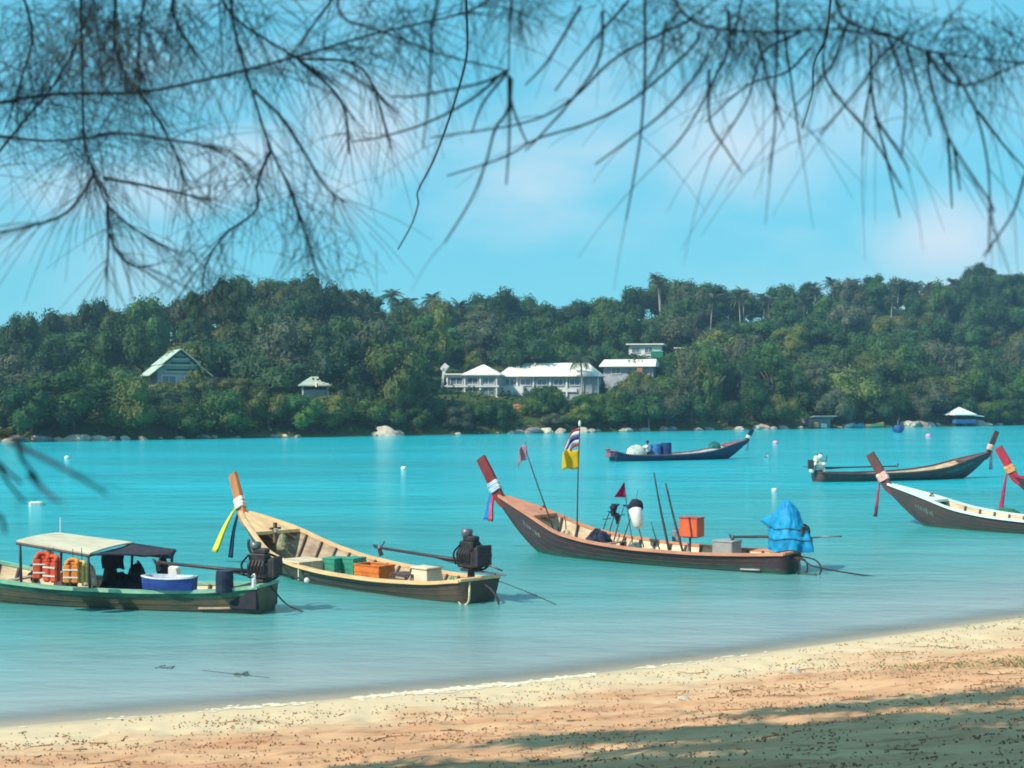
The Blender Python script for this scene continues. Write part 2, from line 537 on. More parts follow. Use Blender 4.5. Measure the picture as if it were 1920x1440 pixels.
# keep-outs: things on the hill that trees in front must not hide (x0, x1, y0, y1 in the picture, distance)
KEEP = [(280, 392, 655, 704, 186), (556, 626, 700, 728, 186), (826, 936, 690, 748, 212), (932, 1128, 682, 746, 216), (1125, 1222, 672, 692, 226), (1182, 1240, 640, 654, 258), (945, 1005, 755, 782, 204), (40, 180, 648, 668, 190), (1770, 1830, 766, 800, 244), (1505, 1562, 785, 805, 224)]
def zone(px):
    for lim, s in ((250, 'left of the green-roofed house'), (420, 'around the green-roofed house'), (640, 'around the small pavilion'), (825, 'left of the white pavilion'), (937, 'around the white pavilion'), (1130, 'around the long white house'), (1300, 'around the upper grey house'), (1500, 'above the far boat'), (1690, 'over the beached yellow boat'), (1860, 'over the shore shelter')):
        if px < lim:
            return s
    return 'at the right edge'

# leaf materials
LEAF = [mat("leaf_dark", (0.022, 0.062, 0.024), (0.040, 0.086, 0.024), scale=0.7, rough=0.6, spec=0.2, rand=0.30, trans=0.18),
        mat("leaf_mid", (0.042, 0.100, 0.024), (0.072, 0.130, 0.028), scale=0.7, rough=0.6, spec=0.2, rand=0.35, trans=0.2),
        mat("leaf_olive", (0.095, 0.132, 0.030), (0.135, 0.152, 0.040), scale=0.7, rough=0.65, spec=0.2, rand=0.30, trans=0.2),
        mat("leaf_grey", (0.070, 0.094, 0.048), (0.100, 0.112, 0.064), scale=0.7, rough=0.65, spec=0.2, rand=0.25, trans=0.2)]
BARK = mat("bark", (0.16, 0.12, 0.09), (0.09, 0.065, 0.05), scale=3, rough=0.9, bump=0.6)
PALE_BARK = mat("pale_bark", (0.34, 0.31, 0.27), (0.20, 0.17, 0.14), scale=3, rough=0.9, bump=0.4)

def crown_mesh(seed, kind):
    """unit crown: about radius 1, base at z=0, top at z about 1.6 (round) ; leaf clumps over many puffs"""
    r = random.Random(seed)
    m = MB()
    puffs = []
    if kind == 'round':
        n = r.randint(11, 15)
        for i in range(n):
            a = r.uniform(0, 2 * math.pi); d = r.uniform(0.2, 0.72)
            z = r.uniform(0.25, 1.20)
            d *= math.sqrt(max(0.15, 1 - ((z - 0.65) / 0.85) ** 2))
            puffs.append((Vector((d * math.cos(a), d * math.sin(a), z)), r.uniform(0.24, 0.42)))
        puffs.append((Vector((0, 0, 0.8)), 0.55))
    elif kind == 'spread':
        n = r.randint(12, 16)
        for i in range(n):
            a = r.uniform(0, 2 * math.pi); d = r.uniform(0.1, 0.85)
            z = 0.85 - 0.55 * d * d + r.uniform(-0.25, 0.18)
            puffs.append((Vector((d * math.cos(a), d * math.sin(a), z)), r.uniform(0.20, 0.36)))
    else:  # tall
        n = r.randint(11, 14)
        for i in range(n):
            z = 0.25 + 1.75 * i / n
            a = r.uniform(0, 2 * math.pi); d = r.uniform(0.1, 0.55) * (1.1 - 0.35 * z)
            puffs.append((Vector((d * math.cos(a), d * math.sin(a), z)), r.uniform(0.26, 0.40)))
    for c, rad in puffs:
        m.ball(c, rad * 0.72, 7, 5, jit=0.18, rr=r)
        k = int(300 * (rad / 0.33) ** 2)
        for i in range(k):
            v = Vector((r.gauss(0, 1), r.gauss(0, 1), r.gauss(0, 1))).normalized()
            if v.z < -0.35 and r.random() < 0.6:
                continue
            wob = 1 + 0.22 * N3(v.x * 2.5 + c.x * 5, v.y * 2.5 + c.y * 5, v.z * 2.5)
            p = c + v * rad * wob * r.uniform(0.80, 1.10)
            nrm = (v + Vector((r.gauss(0, .5), r.gauss(0, .5), r.gauss(0, .5) + 0.35))).normalized()
            t = nrm.cross(Vector((r.gauss(0, 1), r.gauss(0, 1), r.gauss(0, 1)))).normalized()
            b = nrm.cross(t)
            s = r.uniform(0.030, 0.062)
            l = s * r.uniform(1.2, 2.0)
            m.quad(p - t * l * .5 - b * s * .15, p + b * s * .5, p + t * l * .5 + b * s * .1, p - b * s * .5)
    return m.mesh('crown_' + kind)
CROWNS = {}
for kind, seeds in (('round', (1, 2, 3, 4)), ('spread', (11, 12, 13)), ('tall', (21, 22))):
    CROWNS[kind] = {}
    for li in range(4):
        lst = []
        for sd in seeds:
            base = CROWNS[kind][0][seeds.index(sd)] if li else crown_mesh(sd, kind)
            me = base.copy() if li else base
            me.materials.clear(); me.materials.append(LEAF[li])
            lst.append(me)
        CROWNS[kind][li] = lst
def trunk_mesh(seed):
    r = random.Random(seed)
    m = MB()
    pts = [(0, 0, -0.06)]
    x = y = 0
    for i in range(1, 6):
        x += r.uniform(-.03, .03); y += r.uniform(-.03, .03)
        pts.append((x, y, i / 5))
    m.tube(pts, [0.05, 0.04, 0.036, 0.03, 0.024, 0.012], 7)
    for i in range(5):
        a = r.uniform(0, 6.28); z = r.uniform(.4, .8)
        p0 = Vector(pts[int(z * 5)])
        p1 = p0 + Vector((math.cos(a) * .14, math.sin(a) * .14, .12)); p2 = p0 + Vector((math.cos(a) * .28, math.sin(a) * .28, .30))
        m.tube([p0, p1, p2], [0.02, 0.014, 0.006], 5)
    me = m.mesh('trunk', True); me.materials.append(BARK)
    return me
TRUNKS = [trunk_mesh(i) for i in range(4)]

# palm pieces
def frond_mesh(seed):
    r = random.Random(seed)
    m = MB()
    L = 1.0
    pts = []
    for i in range(9):
        t = i / 8
        pts.append(Vector((t * L * (1 - 0.18 * t), 0, 0.30 * t - 0.62 * t * t)))
    m.tube(pts, [0.012 * (1 - .8 * i / 8) for i in range(9)], 4)
    for i in range(1, 9):
        for k in range(3):
            t = (i - 1 + k / 3) / 8 + 0.06
            t = min(t, 0.99)
            j = min(7, int(t * 8)); p = pts[j].lerp(pts[j + 1], t * 8 - j)
            w = 0.26 * math.sin(math.pi * min(1, t * 0.9 + 0.12)) * r.uniform(.8, 1.1)
            for sgn in (-1, 1):
                tip = p + Vector((w * 0.55, sgn * w, -w * r.uniform(.35, .9)))
                m.add([p + Vector((-0.014, 0, 0)), p + Vector((0.014, 0, 0)), tip + Vector((.008, 0, 0)), tip], [(0, 1, 2, 3)])
    return m
PALM_LEAF = mat("palm_leaf", (0.055, 0.090, 0.045), (0.10, 0.12, 0.065), scale=0.8, rough=0.5, spec=0.3, rand=0.25, trans=0.2)
FRONDS = []
for i in range(3):
    me = frond_mesh(i).mesh('frond'); me.materials.append(PALM_LEAF); FRONDS.append(me)
def palm_trunk(seed):
    r = random.Random(seed)
    m = MB(); a = r.uniform(0, 6.28); b = r.uniform(.04, .12)
    pts = [(math.cos(a) * b * (i / 7) ** 2, math.sin(a) * b * (i / 7) ** 2, i / 7 * 1.0 - (.05 if i == 0 else 0)) for i in range(8)]
    m.tube(pts, [.028, .022, .019, .018, .017, .016, .015, .015], 7)
    me = m.mesh('trunk', True); me.materials.append(PALE_BARK)
    return me, Vector(pts[-1])
PTR = [palm_trunk(i) for i in range(4)]

TREES = []     # (root, px, band, style words)
def proj(p):
    return 960 + F * p[0] / p[1], HZ - F * (p[2] - CZ) / p[1]
def blocked(px, py_top, rad_px, y, lowest):
    for x0, x1, y0, y1, Y in KEEP:
        if y < Y + 1.5 and px + rad_px * 0.85 > x0 and px - rad_px * 0.85 < x1 and py_top < y1 and lowest > y0:
            return True
    return False
def add_tree(x, y, h, rad, kind, li, rr, band):
    z = hill_z(x, y)
    root = empty('bush' if band == 'bank' else 'broadleaf_tree', (x, y, z - 0.1), rr.uniform(0, 6.28))
    var = rr.choice(CROWNS[kind][li])
    top = {'round': 1.55, 'spread': 1.15, 'tall': 2.15}[kind]
    c = obj('crown', var, root)
    base = h * ({'round': -0.04, 'spread': 0.02, 'tall': -0.04}[kind] + (rr.uniform(.10, .26) if band not in ('waterline', 'bank') and rr.random() < .35 else 0))
    c.location = (0, 0, base)
    c.scale = (rad * rr.uniform(.9, 1.1), rad * rr.uniform(.9, 1.1), (h - base) / top)
    t = obj('trunk', rr.choice(TRUNKS), root)
    t.scale = (h * 0.75, h * 0.75, h * 0.75)
    px, py = proj((x, y, z + h))
    TREES.append((root, px, band, kind, li, h))
def add_palm(x, y, h, rr, band):
    z = hill_z(x, y)
    root = empty('coconut_palm', (x, y, z - 0.1), rr.uniform(0, 6.28))
    me, top = rr.choice(PTR)
    t = obj('trunk', me, root)
    t.scale = (h, h, h)
    n = rr.randint(20, 25)
    for i in range(n):
        f = obj('frond', rr.choice(FRONDS), root)
        L = rr.uniform(2.3, 3.3)
        f.scale = (L, L, L)
        f.location = top * h
        f.rotation_euler = (rr.uniform(-.3, .3), -rr.uniform(-0.75, 1.15), 2.4 * i + rr.uniform(-.3, .3))
    px, py = proj((x, y, z + h))
    TREES.append((root, px, band, 'palm', 0, h))

def plant_forest():
    rr = random.Random(41)
    rows = [(1.4, 5.6), (5.5, 6.8), (11.5, 7.4), (18.5, 7.8), (27, 8.2), (37, 8.6), (48, 9.0), (60, 9.4), (69, 7.8), (77, 6.0), (84, 8.2)]
    for ri, (q0, sp) in enumerate(rows):
        p = -92.0
        while p < 250:
            p += sp * rr.uniform(0.8, 1.2)
            q = q0 + rr.uniform(-2.0, 2.0) * (0.35 if ri == 0 else 1)
            x, y = hill_xy(p, q)
            px0 = 960 + F * x / y
            if px0 < -38 or px0 > 1958:
                continue
            if 55 < px0 < 178 and 21 < q < 41:
                continue
            z = hill_z(x, y)
            crest = ri >= 8
            palmy = (px0 > 1190 and px0 < 1800 and 7 <= ri <= 9) or (730 < px0 < 870 and 7 <= ri <= 9)
            band = 'waterline' if ri == 0 else 'lower slope' if ri <= 3 else 'upper slope' if ri <= 7 else 'skyline'
            if palmy and rr.random() < (0.5 if ri != 8 else 0.35):
                top = CZ + (HZ - lerp_tab(SKY_TAB, px0)) / F * y
                h = min(11.5, max(6.0, top - z - 2.2 + rr.uniform(-1.6, .9))) if crest else rr.uniform(6, 8)
                add_palm(x, y, h, rr, band)
                continue
            if ri == 0:
                h = rr.uniform(3.8, 6.6)
                kind = rr.choice(('round', 'spread', 'round'))
                rad = rr.uniform(3.4, 4.8)
            else:
                h = rr.uniform(5.6, 11.5)
                kind = rr.choices(('round', 'spread', 'tall'), (6, 3, 1.5))[0]
                rad = rr.uniform(3.8, 7.2) * (0.72 if kind == 'tall' else 1)
            if crest:
                top = CZ + (HZ - lerp_tab(SKY_TAB, px0)) / F * y
                h = max(5.0, min(13, top - z + rr.uniform(-1.6, 0.2) - (1.2 if ri == 10 else 0)))
                rad = rr.uniform(4.2, 5.8)
            # fit below houses
            for tries in range(6):
                pt = proj((x, y, z + h))[1]
                pb = proj((x, y, z))[1]
                rp = rad * F / y
                if not blocked(px0, pt, rp, y, pb):
                    break
                h *= 0.75; rad *= 0.82
            else:
                continue
            if h < 1.6:
                continue
            w = (3, 5, 2, 1.0) if px0 < 900 else (5, 4, 1.2, 2.2)
            if crest: w = (5, 2, 1, 3)
            li = rr.choices((0, 1, 2, 3), w)[0]
            if px0 < 330 and rr.random() < 0.35: li = 2
            add_tree(x, y, h, rad, kind, li, rr, band)
    # trees that stand out in the picture
    for px, q, top, rad, kind, li in ((1838, 76, 490, 3.4, 'tall', 0), (945, 70, 538, 5.4, 'round', 0), (450, 72, 512, 5.2, 'round', 0), (585, 70, 520, 5.0, 'round', 0), (30, 60, 592, 4.6, 'round', 0), (1530, 6, 672, 4.2, 'tall', 3), (1395, 10, 690, 4.6, 'round', 1), (1590, 5, 700, 4.0, 'round', 1)):
        k = (px - 960) / F
        y = (190 + q / 0.823) / (1 - 0.69 * k); x = k * y
        z = hill_z(x, y)
        h = CZ + (HZ - top) / F * y - z
        add_tree(x, y, h, rad, kind, li, rr, 'skyline' if q > 55 else 'lower slope')
    # bushes on the bank below the white houses
    for px in range(815, 1250, 17):
        for q in (3.5, 7.5, 11.0, 14.5):
            k = (px + rr.uniform(-9, 9) - 960) / F
            q_ = q + rr.uniform(-1, 1)
            y = (190 + q_ / 0.823) / (1 - 0.69 * k); x = k * y
            ppx = 960 + F * k
            if 945 < ppx < 1003 and q < 12:
                lim = 783
            elif 990 < ppx < 1050 or ppx > 1080:
                lim = rr.uniform(716, 744)
            else:
                lim = rr.uniform(744, 756)
            h = min(CZ + (HZ - lim) / F * y - hill_z(x, y), rr.uniform(2.6, 4.6))
            if h < 0.8 or (q > 12 and y > 211):
                continue
            add_tree(x, y, h, min(rr.uniform(1.9, 2.9), max(1.4, h)), 'round', rr.choices((0, 1, 2), (4, 4, 1))[0], rr, 'bank')
    for px, q, top in ((1238, 70, 512), (1092, 14, 658), (1205, 24, 668)):
        k = (px - 960) / F
        y = (190 + q / 0.823) / (1 - 0.69 * k); x = k * y
        add_palm(x, y, CZ + (HZ - top) / F * y - hill_z(x, y) - 1.0, rr, 'skyline' if q > 55 else 'lower slope')
    # labels
    cells = {}
    WORD = {('round', 0): 'round dark green', ('round', 1): 'round mid green', ('round', 2): 'round olive green', ('round', 3): 'round grey-green',
            ('spread', 0): 'wide dark green', ('spread', 1): 'wide mid green', ('spread', 2): 'wide olive green', ('spread', 3): 'wide grey-green',
            ('tall', 0): 'tall dark green', ('tall', 1): 'tall mid green', ('tall', 2): 'tall olive green', ('tall', 3): 'tall grey-green'}
    for r_, px, band, kind, li, h in TREES:
        w = 'coconut palm' if kind == 'palm' else WORD[(kind, li)] + (' bush' if band == 'bank' else ' tree')
        cells.setdefault((zone(px), band, w), []).append((px, r_, w))
    for (zn, band, w), lst in cells.items():
        lst.sort(key=lambda e: e[0])
        for i, (px, r_, w) in enumerate(lst):
            on = {'waterline': 'at the waterline', 'lower slope': 'low on the slope', 'upper slope': 'high on the slope', 'skyline': 'on the skyline', 'bank': 'on the bank'}[band]
            s = f"{w} {on} {zn}"
            if len(lst) > 1:
                s += f", {ORD[i]} there"
            tag(r_, s, 'palm' if 'palm' in w else 'bush' if 'bush' in w else 'tree', 'trees on the hill across the bay')
plant_forest()

# undergrowth filling the hillside between the trees
def undergrowth():
    r = random.Random(5)
    m = MB()
    n = 0
    while n < 34000:
        p = r.uniform(-100, 240); q = r.uniform(0.3, 84) if r.random() < 0.75 else r.uniform(0.3, 12)
        x, y = hill_xy(p, q)
        px = 960 + F * x / y
        if px < -80 or px > 2000: continue
        if N3(x * .15, y * .15) < -0.25 and r.random() < .6: continue
        if 30 < px < 200 and 20 < q < 42: continue
        z = hill_z(x, y) + abs(r.gauss(0, 0.55)) * (1.0 if q > 3 else .7)
        nn = Vector((r.gauss(0, .6), r.gauss(-.3, .6), 1)).normalized()
        t = nn.cross(Vector((r.gauss(0, 1), r.gauss(0, 1), 0.1))).normalized(); b = nn.cross(t)
        s = r.uniform(.22, .5); c = Vector((x, y, z))
        m.quad(c - t * s, c + b * s * .5, c + t * s, c - b * s * .5)
        n += 1
    return tag(m.build('hillside_undergrowth', mat("undergrowth_leaf", (0.030, 0.075, 0.020), (0.085, 0.120, 0.032), scale=0.25, rough=0.7, spec=.15, trans=.2)), 'low green scrub covering the hillside between the trees', 'scrub', kind='stuff')
undergrowth()

# ------------------------------------------------------------------ longtail boats
WOOD_IN = mat("inner_planks", (0.74, 0.60, 0.42), (0.52, 0.38, 0.24), scale=2.5, stretch=(0.4, 3, 3), rough=0.8, bump=.3)
RIB_DARK = mat("rib_wood", (0.12, 0.085, 0.08), (0.07, 0.05, 0.05), scale=5, rough=0.85)
FLOORW = mat("floor_wood", (0.42, 0.32, 0.22), (0.27, 0.19, 0.13), scale=3, stretch=(.4, 4, 1), rough=0.85, bump=.3)
ENGINE = mat("engine_iron", (0.016, 0.018, 0.024), (0.045, 0.034, 0.03), scale=9, rough=0.55, spec=.4, bump=.4)
STEEL = mat("dull_steel", (0.20, 0.21, 0.24), (0.11, 0.10, 0.10), scale=8, rough=0.45, metal=.6)
DARKSTEEL = mat("dark_pipe", (0.05, 0.05, 0.07), (0.085, 0.06, 0.05), scale=7, rough=0.5, metal=.3)
WHITE = mat("white_plastic", (0.78, 0.77, 0.72), (0.62, 0.60, 0.54), scale=4, rough=0.5)
CREAM = mat("cream_cloth", (0.72, 0.66, 0.52), (0.55, 0.48, 0.36), scale=4, rough=0.9)
ROPE_D = mat("dark_rope", (0.035, 0.035, 0.045), (0.06, 0.05, 0.045), scale=20, rough=0.95)
ROPE_C = mat("cream_rope", (0.66, 0.58, 0.40), (0.48, 0.40, 0.26), scale=20, rough=0.95)
BLACK = mat("black_net", (0.014, 0.015, 0.022), (0.03, 0.03, 0.04), scale=14, rough=0.95, bump=.8, bscale=30)

class Boat:
    def __init__(s, name, stern, ang, L, label, group, P):
        s.L = L; s.P = P
        s.root = empty(name, (stern[0], stern[1], 0), ang, label, 'boat', group)
        s.m = Matrix.Translation((stern[0], stern[1], 0)) @ Matrix.Rotation(ang, 4, 'Z')
        s.mi = s.m.inverted()
        s.ang = ang
        hb = P.get('bow', 1.45); k = P.get('beam', 1.0)
        s.hb = hb
        fb = P.get('free', 0.0)
        s.sheer = [(0, P.get('stern_h', .56)), (.08, .50 + fb), (.25, .44 + fb), (.45, .46 + fb), (.6, .56 + fb), (.72, .74 + fb * .5), (.84, .74 + (hb - .74) * .48), (.93, .74 + (hb - .74) * .78), (1, hb)]
        s.beam = [(0, .46 * k), (.06, .56 * k), (.18, .76 * k), (.35, .92 * k), (.55, .96 * k), (.7, .86 * k), (.82, .62 * k), (.9, .41 * k), (.96, .22 * k), (1, .09)]
    def h(s, t):
        w = .035
        return sum(lerp_tab(s.sheer, min(1, max(0, t + d))) for d in (-w, -w / 2, 0, w / 2, w)) / 5 if t < .97 else lerp_tab(s.sheer, t)
    def b(s, t):
        w = .03
        return sum(lerp_tab(s.beam, min(1, max(0, t + d))) for d in (-w, 0, w)) / 3 if t < .98 else lerp_tab(s.beam, t)
    def k(s, t):
        if t < .74: return -.34
        u = (t - .74) / .26
        return -.34 + (s.hb - .12 + .34) * u ** 1.7
    def pt(s, t, u, side, off=0.0, zmin=None):
        b, h, k = s.b(t) + off, s.h(t), s.k(t)
        e = .5 + .38 * smooth01((t - .55) / .4)
        y = b * max(0, u) ** e
        z = k + (h - k) * u ** 1.35
        if zmin is not None and z < zmin:
            z = zmin
        return Vector((t * s.L, side * y, z))
    def world(s, v): return s.m @ Vector(v)
    def spot(s, px, py, z):
        """local point of the boat whose picture position is px, py at height z"""
        d = Vector(((px - 960) / F, 1, -(py - HZ) / F))
        q = (z - CZ) / d.z
        w = Vector((0, 0, CZ)) + d * q
        return s.mi @ w
    def depth_at(s, px, py, loc):
        """local point at picture px, py at the same distance as local point loc"""
        return s.mi @ at(px, py, (s.m @ Vector(loc)).y)
    def hang(s, px, py, yl):
        """local point at sideways offset yl whose picture position is px, py"""
        k = (px - 960) / F
        c, sn = math.cos(s.ang), math.sin(s.ang)
        ox, oy = s.root.location.x, s.root.location.y
        # ox + c*x - sn*yl = k*(oy + sn*x + c*yl)
        x = (k * (oy + c * yl) - ox + sn * yl) / (c - k * sn)
        Y = oy + sn * x + c * yl
        return Vector((x, yl, CZ - (py - HZ) / F * Y))

def build_hull(B, hull_m, rail_m, deck_m, prow_m, inner_m=None, strake_m=None, ribs=True, hull_strip=None, deck_from=.84, stern_block=None):
    root = B.root; L = B.L
    inner_m = inner_m or WOOD_IN
    ts = [i / 40 for i in range(41)]
    us = [0, .04, .12, .22, .34, .48, .62, .75, .88, 1.0]
    m = MB()
    rows = []
    for t in ts:
        rows.append([B.pt(t, u, -1) for u in reversed(us)] + [B.pt(t, u, 1) for u in us[1:]])
    m.grid(rows)
    n = len(rows[0])
    m.f.append(tuple(range(n)))           # transom
    o = m.build('hull', hull_m, root, True); weld(o)
    # inner planking, one sheet each side down to the flat bottom
    m = MB(); rows = []
    for t in [0.015 + i / 40 * .955 for i in range(41)]:
        rows.append([B.pt(t, u, -1, -.045, .06) for u in reversed(us)] + [B.pt(t, u, 1, -.045, .06) for u in us[1:]])
    m.grid(rows)
    nn = len(rows[0])
    m.f.append(tuple(range(nn)))
    m.build('inner_planking', inner_m, root, True)
    # gunwales
    for sd in (-1, 1):
        m = MB(); rows = []
        for t in [i / 48 * .992 for i in range(49)]:
            p = B.pt(t, 1, sd)
            w0, w1 = .035, -.085
            rows.append([p + Vector((0, sd * w0, -.045)), p + Vector((0, sd * w0, .030)), p + Vector((0, sd * w1, .030)), p + Vector((0, sd * w1, -.045))])
        m.grid(rows, closed=True)
        m.f.append((0, 1, 2, 3)); e = len(m.v) - 4; m.f.append((e + 3, e + 2, e + 1, e))
        weld(m.build('gunwale', rail_m, root))
        if strake_m:
            m = MB(); rows = []
            for t in [i / 40 * .985 for i in range(41)]:
                rows.append([B.pt(t, u, sd, .012) for u in (.86, .90, .94, .975)])
            m.grid(rows)
            m.build('top_strake', strake_m, root, True)
        if hull_strip:
            a, b_, u0, rm = hull_strip
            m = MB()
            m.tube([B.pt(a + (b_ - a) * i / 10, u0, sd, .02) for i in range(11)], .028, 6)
            m.build('rub_or_highlight_strip', rm, root, True)
    if ribs:
        for sd in (-1, 1):
            for u0 in (.44, .58, .71, .83):
                m = MB(); m.tube([B.pt(.005 + .975 * i / 30, u0, sd, .002) for i in range(31)], .007, 4)
                m.build('plank_seam', MATS['rib_wood'], root, True)
    # stern cap
    m = MB(); h0 = B.h(0)
    m.box((.03, 0, h0 + .005), (.14, B.b(0) * 2 + .02, .07), bev=.012)
    m.build('transom_cap', rail_m, root)
    # keel and stem
    m = MB()
    kp = [Vector((t * L, 0, B.k(t) - .02)) for t in [i / 30 for i in range(31)]]
    for a, b_ in zip(kp, kp[1:]):
        pass
    rows = []
    for t in [.70 + .30 * i / 18 for i in range(19)]:
        p = Vector((t * L, 0, B.k(t)))
        w = .05
        rows.append([p + Vector((-.05, -w, .07)), p + Vector((.05, -w * .8, -.03)), p + Vector((.05, w * .8, -.03)), p + Vector((-.05, w, .07))])
    m.grid(rows, closed=True)
    m.build('stem', hull_m, root, True)
    # bow deck with planks
    d0, d1 = deck_from, .985
    for i in range(4):
        m = MB(); rows = []
        for t in [d0 + (d1 - d0) * j / 12 for j in range(13)]:
            w = B.b(t) - .06
            y0, y1 = w * (-1 + .5 * i) + .004, w * (-1 + .5 * (i + 1)) - .004
            z = B.h(t) - .03
            cam_ = lambda y: .05 * (1 - (y / max(w, .05)) ** 2)
            rows.append([Vector((t * L, y0, z + cam_(y0))), Vector((t * L, y1, z + cam_(y1)))])
        m.grid(rows)
        m.build('deck_plank', deck_m, root)
    m = MB(); t = d0; w = B.b(t) - .05
    m.box((t * L - .03, 0, B.h(t) - .035), (.10, w * 2, .10), bev=.01)
    m.build('deck_beam', rail_m, root)
    # ribs and thwarts
    if ribs:
        t = .07
        while t < deck_from - .02:
            for sd in (-1, 1):
                m = MB(); P_ = []
                uu = [.30, .42, .55, .7, .85, .98]
                rows = []
                for u in uu:
                    p = B.pt(t, u, sd, -.052, .07)
                    q = p + Vector((0, -sd * .05, .0))
                    rows.append([p + Vector((-.03, 0, 0)), q + Vector((-.03, 0, 0)), q + Vector((.03, 0, 0)), p + Vector((.03, 0, 0))])
                m.grid(rows, closed=True)
                m.f.append((0, 1, 2, 3))
                m.build('rib', RIB_DARK, root)
            t += .052 * 10 / L
    for t in B.P.get('thwarts', (.2, .45, .68)):
        m = MB(); z = B.h(t) - .16; w = B.b(t) - .10
        m.box((t * L, 0, z), (.22, w * 2, .035), bev=.008)
        m.build('thwart', FLOORW, root)
    for i in range(5):
        m = MB(); m.box((.42 * L, (i - 2) * .19, .085), (.62 * L, .17, .022))
        m.build('floor_board', FLOORW, root)
    # prow plank
    fw, up = B.P.get('prow', (.62, 1.1))
    base = Vector((L - .12, 0, B.hb - .22))
    path = [base + Vector((-.18, 0, -.10)), base + Vector((0.10, 0, .14)), base + Vector((.12 + fw * .42, 0, .22 + up * .42)), base + Vector((.12 + fw * .76, 0, .22 + up * .76)), base + Vector((.12 + fw, 0, .22 + up))]
    path = cr(path, 5)
    m = MB(); rows = []
    for i, p in enumerate(path):
        t = i / (len(path) - 1)
        tn = (path[min(i + 1, len(path) - 1)] - path[max(0, i - 1)]).normalized()
        nr = Vector((-tn.z, 0, tn.x))
        w = .15 + .05 * math.sin(math.pi * min(1, t * 1.0)) * .3 + .015 * t
        th = .065 - .02 * t
        if i == len(path) - 1:
            pass
        rows.append([p + nr * w + Vector((0, -th, 0)), p - nr * w + Vector((0, -th, 0)), p - nr * w + Vector((0, th, 0)), p + nr * w + Vector((0, th, 0))])
    m.grid(rows, closed=True)
    e = len(m.v) - 4
    m.f.append((0, 3, 2, 1)); m.f.append((e, e + 1, e + 2, e + 3))
    pr = weld(m.build('prow', prow_m, root))
    B.prow_path = path
    return pr

def garland(B, wrap_m, ribbons, at_i=7, r=.19):
    """cloth wrapped round the prow with ribbons hanging from it"""
    p = B.prow_path[at_i]; q = B.prow_path[at_i + 2]
    tn = (q - p).normalized(); nr = Vector((-tn.z, 0, tn.x))
    m = MB()
    for k in range(5):
        c = p.lerp(q, k / 4.2)
        ring = []
        for i in range(14):
            w = 2 * math.pi * i / 14
            ring.append(c + nr * math.cos(w) * (r + .012 * (k % 2)) + Vector((0, math.sin(w) * .10, 0)) + tn * .012 * math.sin(3 * w))
        m.tube(ring + [ring[0]], .040 + .008 * (k % 2), 6)
    wr = m.build('prow_cloth', wrap_m, B.root, True)
    for (dx, dy, ln, wd, rm, lean) in ribbons:
        m = MB(); rows = []
        a = p - nr * (r * .9) + Vector((dx, dy, 0))
        a = p + Vector((r * .8 + dx, dy, -.02))
        n = 10
        for i in range(n + 1):
            t = i / n
            c = a + Vector((lean[0] * t, lean[1] * t, -ln * t))
            w = wd * (.55 + .6 * t) if ln < 1.3 else wd * (.35 + .8 * t)
            wv = .03 * math.sin(5 * t + dx * 9)
            rows.append([c + Vector((-w / 2, wv, 0)), c + Vector((-w / 6, wv + .035, 0)), c + Vector((w / 6, wv - .03, .01)), c + Vector((w / 2, wv + .02, -.01)), c + Vector((w / 6, wv - .045, .01)), c + Vector((-w / 6, wv + .015, 0))])
        m.grid(rows, closed=True)
        m.f.append(tuple(range(5, -1, -1))); e = len(m.v) - 6; m.f.append(tuple(e + i for i in range(6)))
        m.build('ribbon', rm, B.root, True)

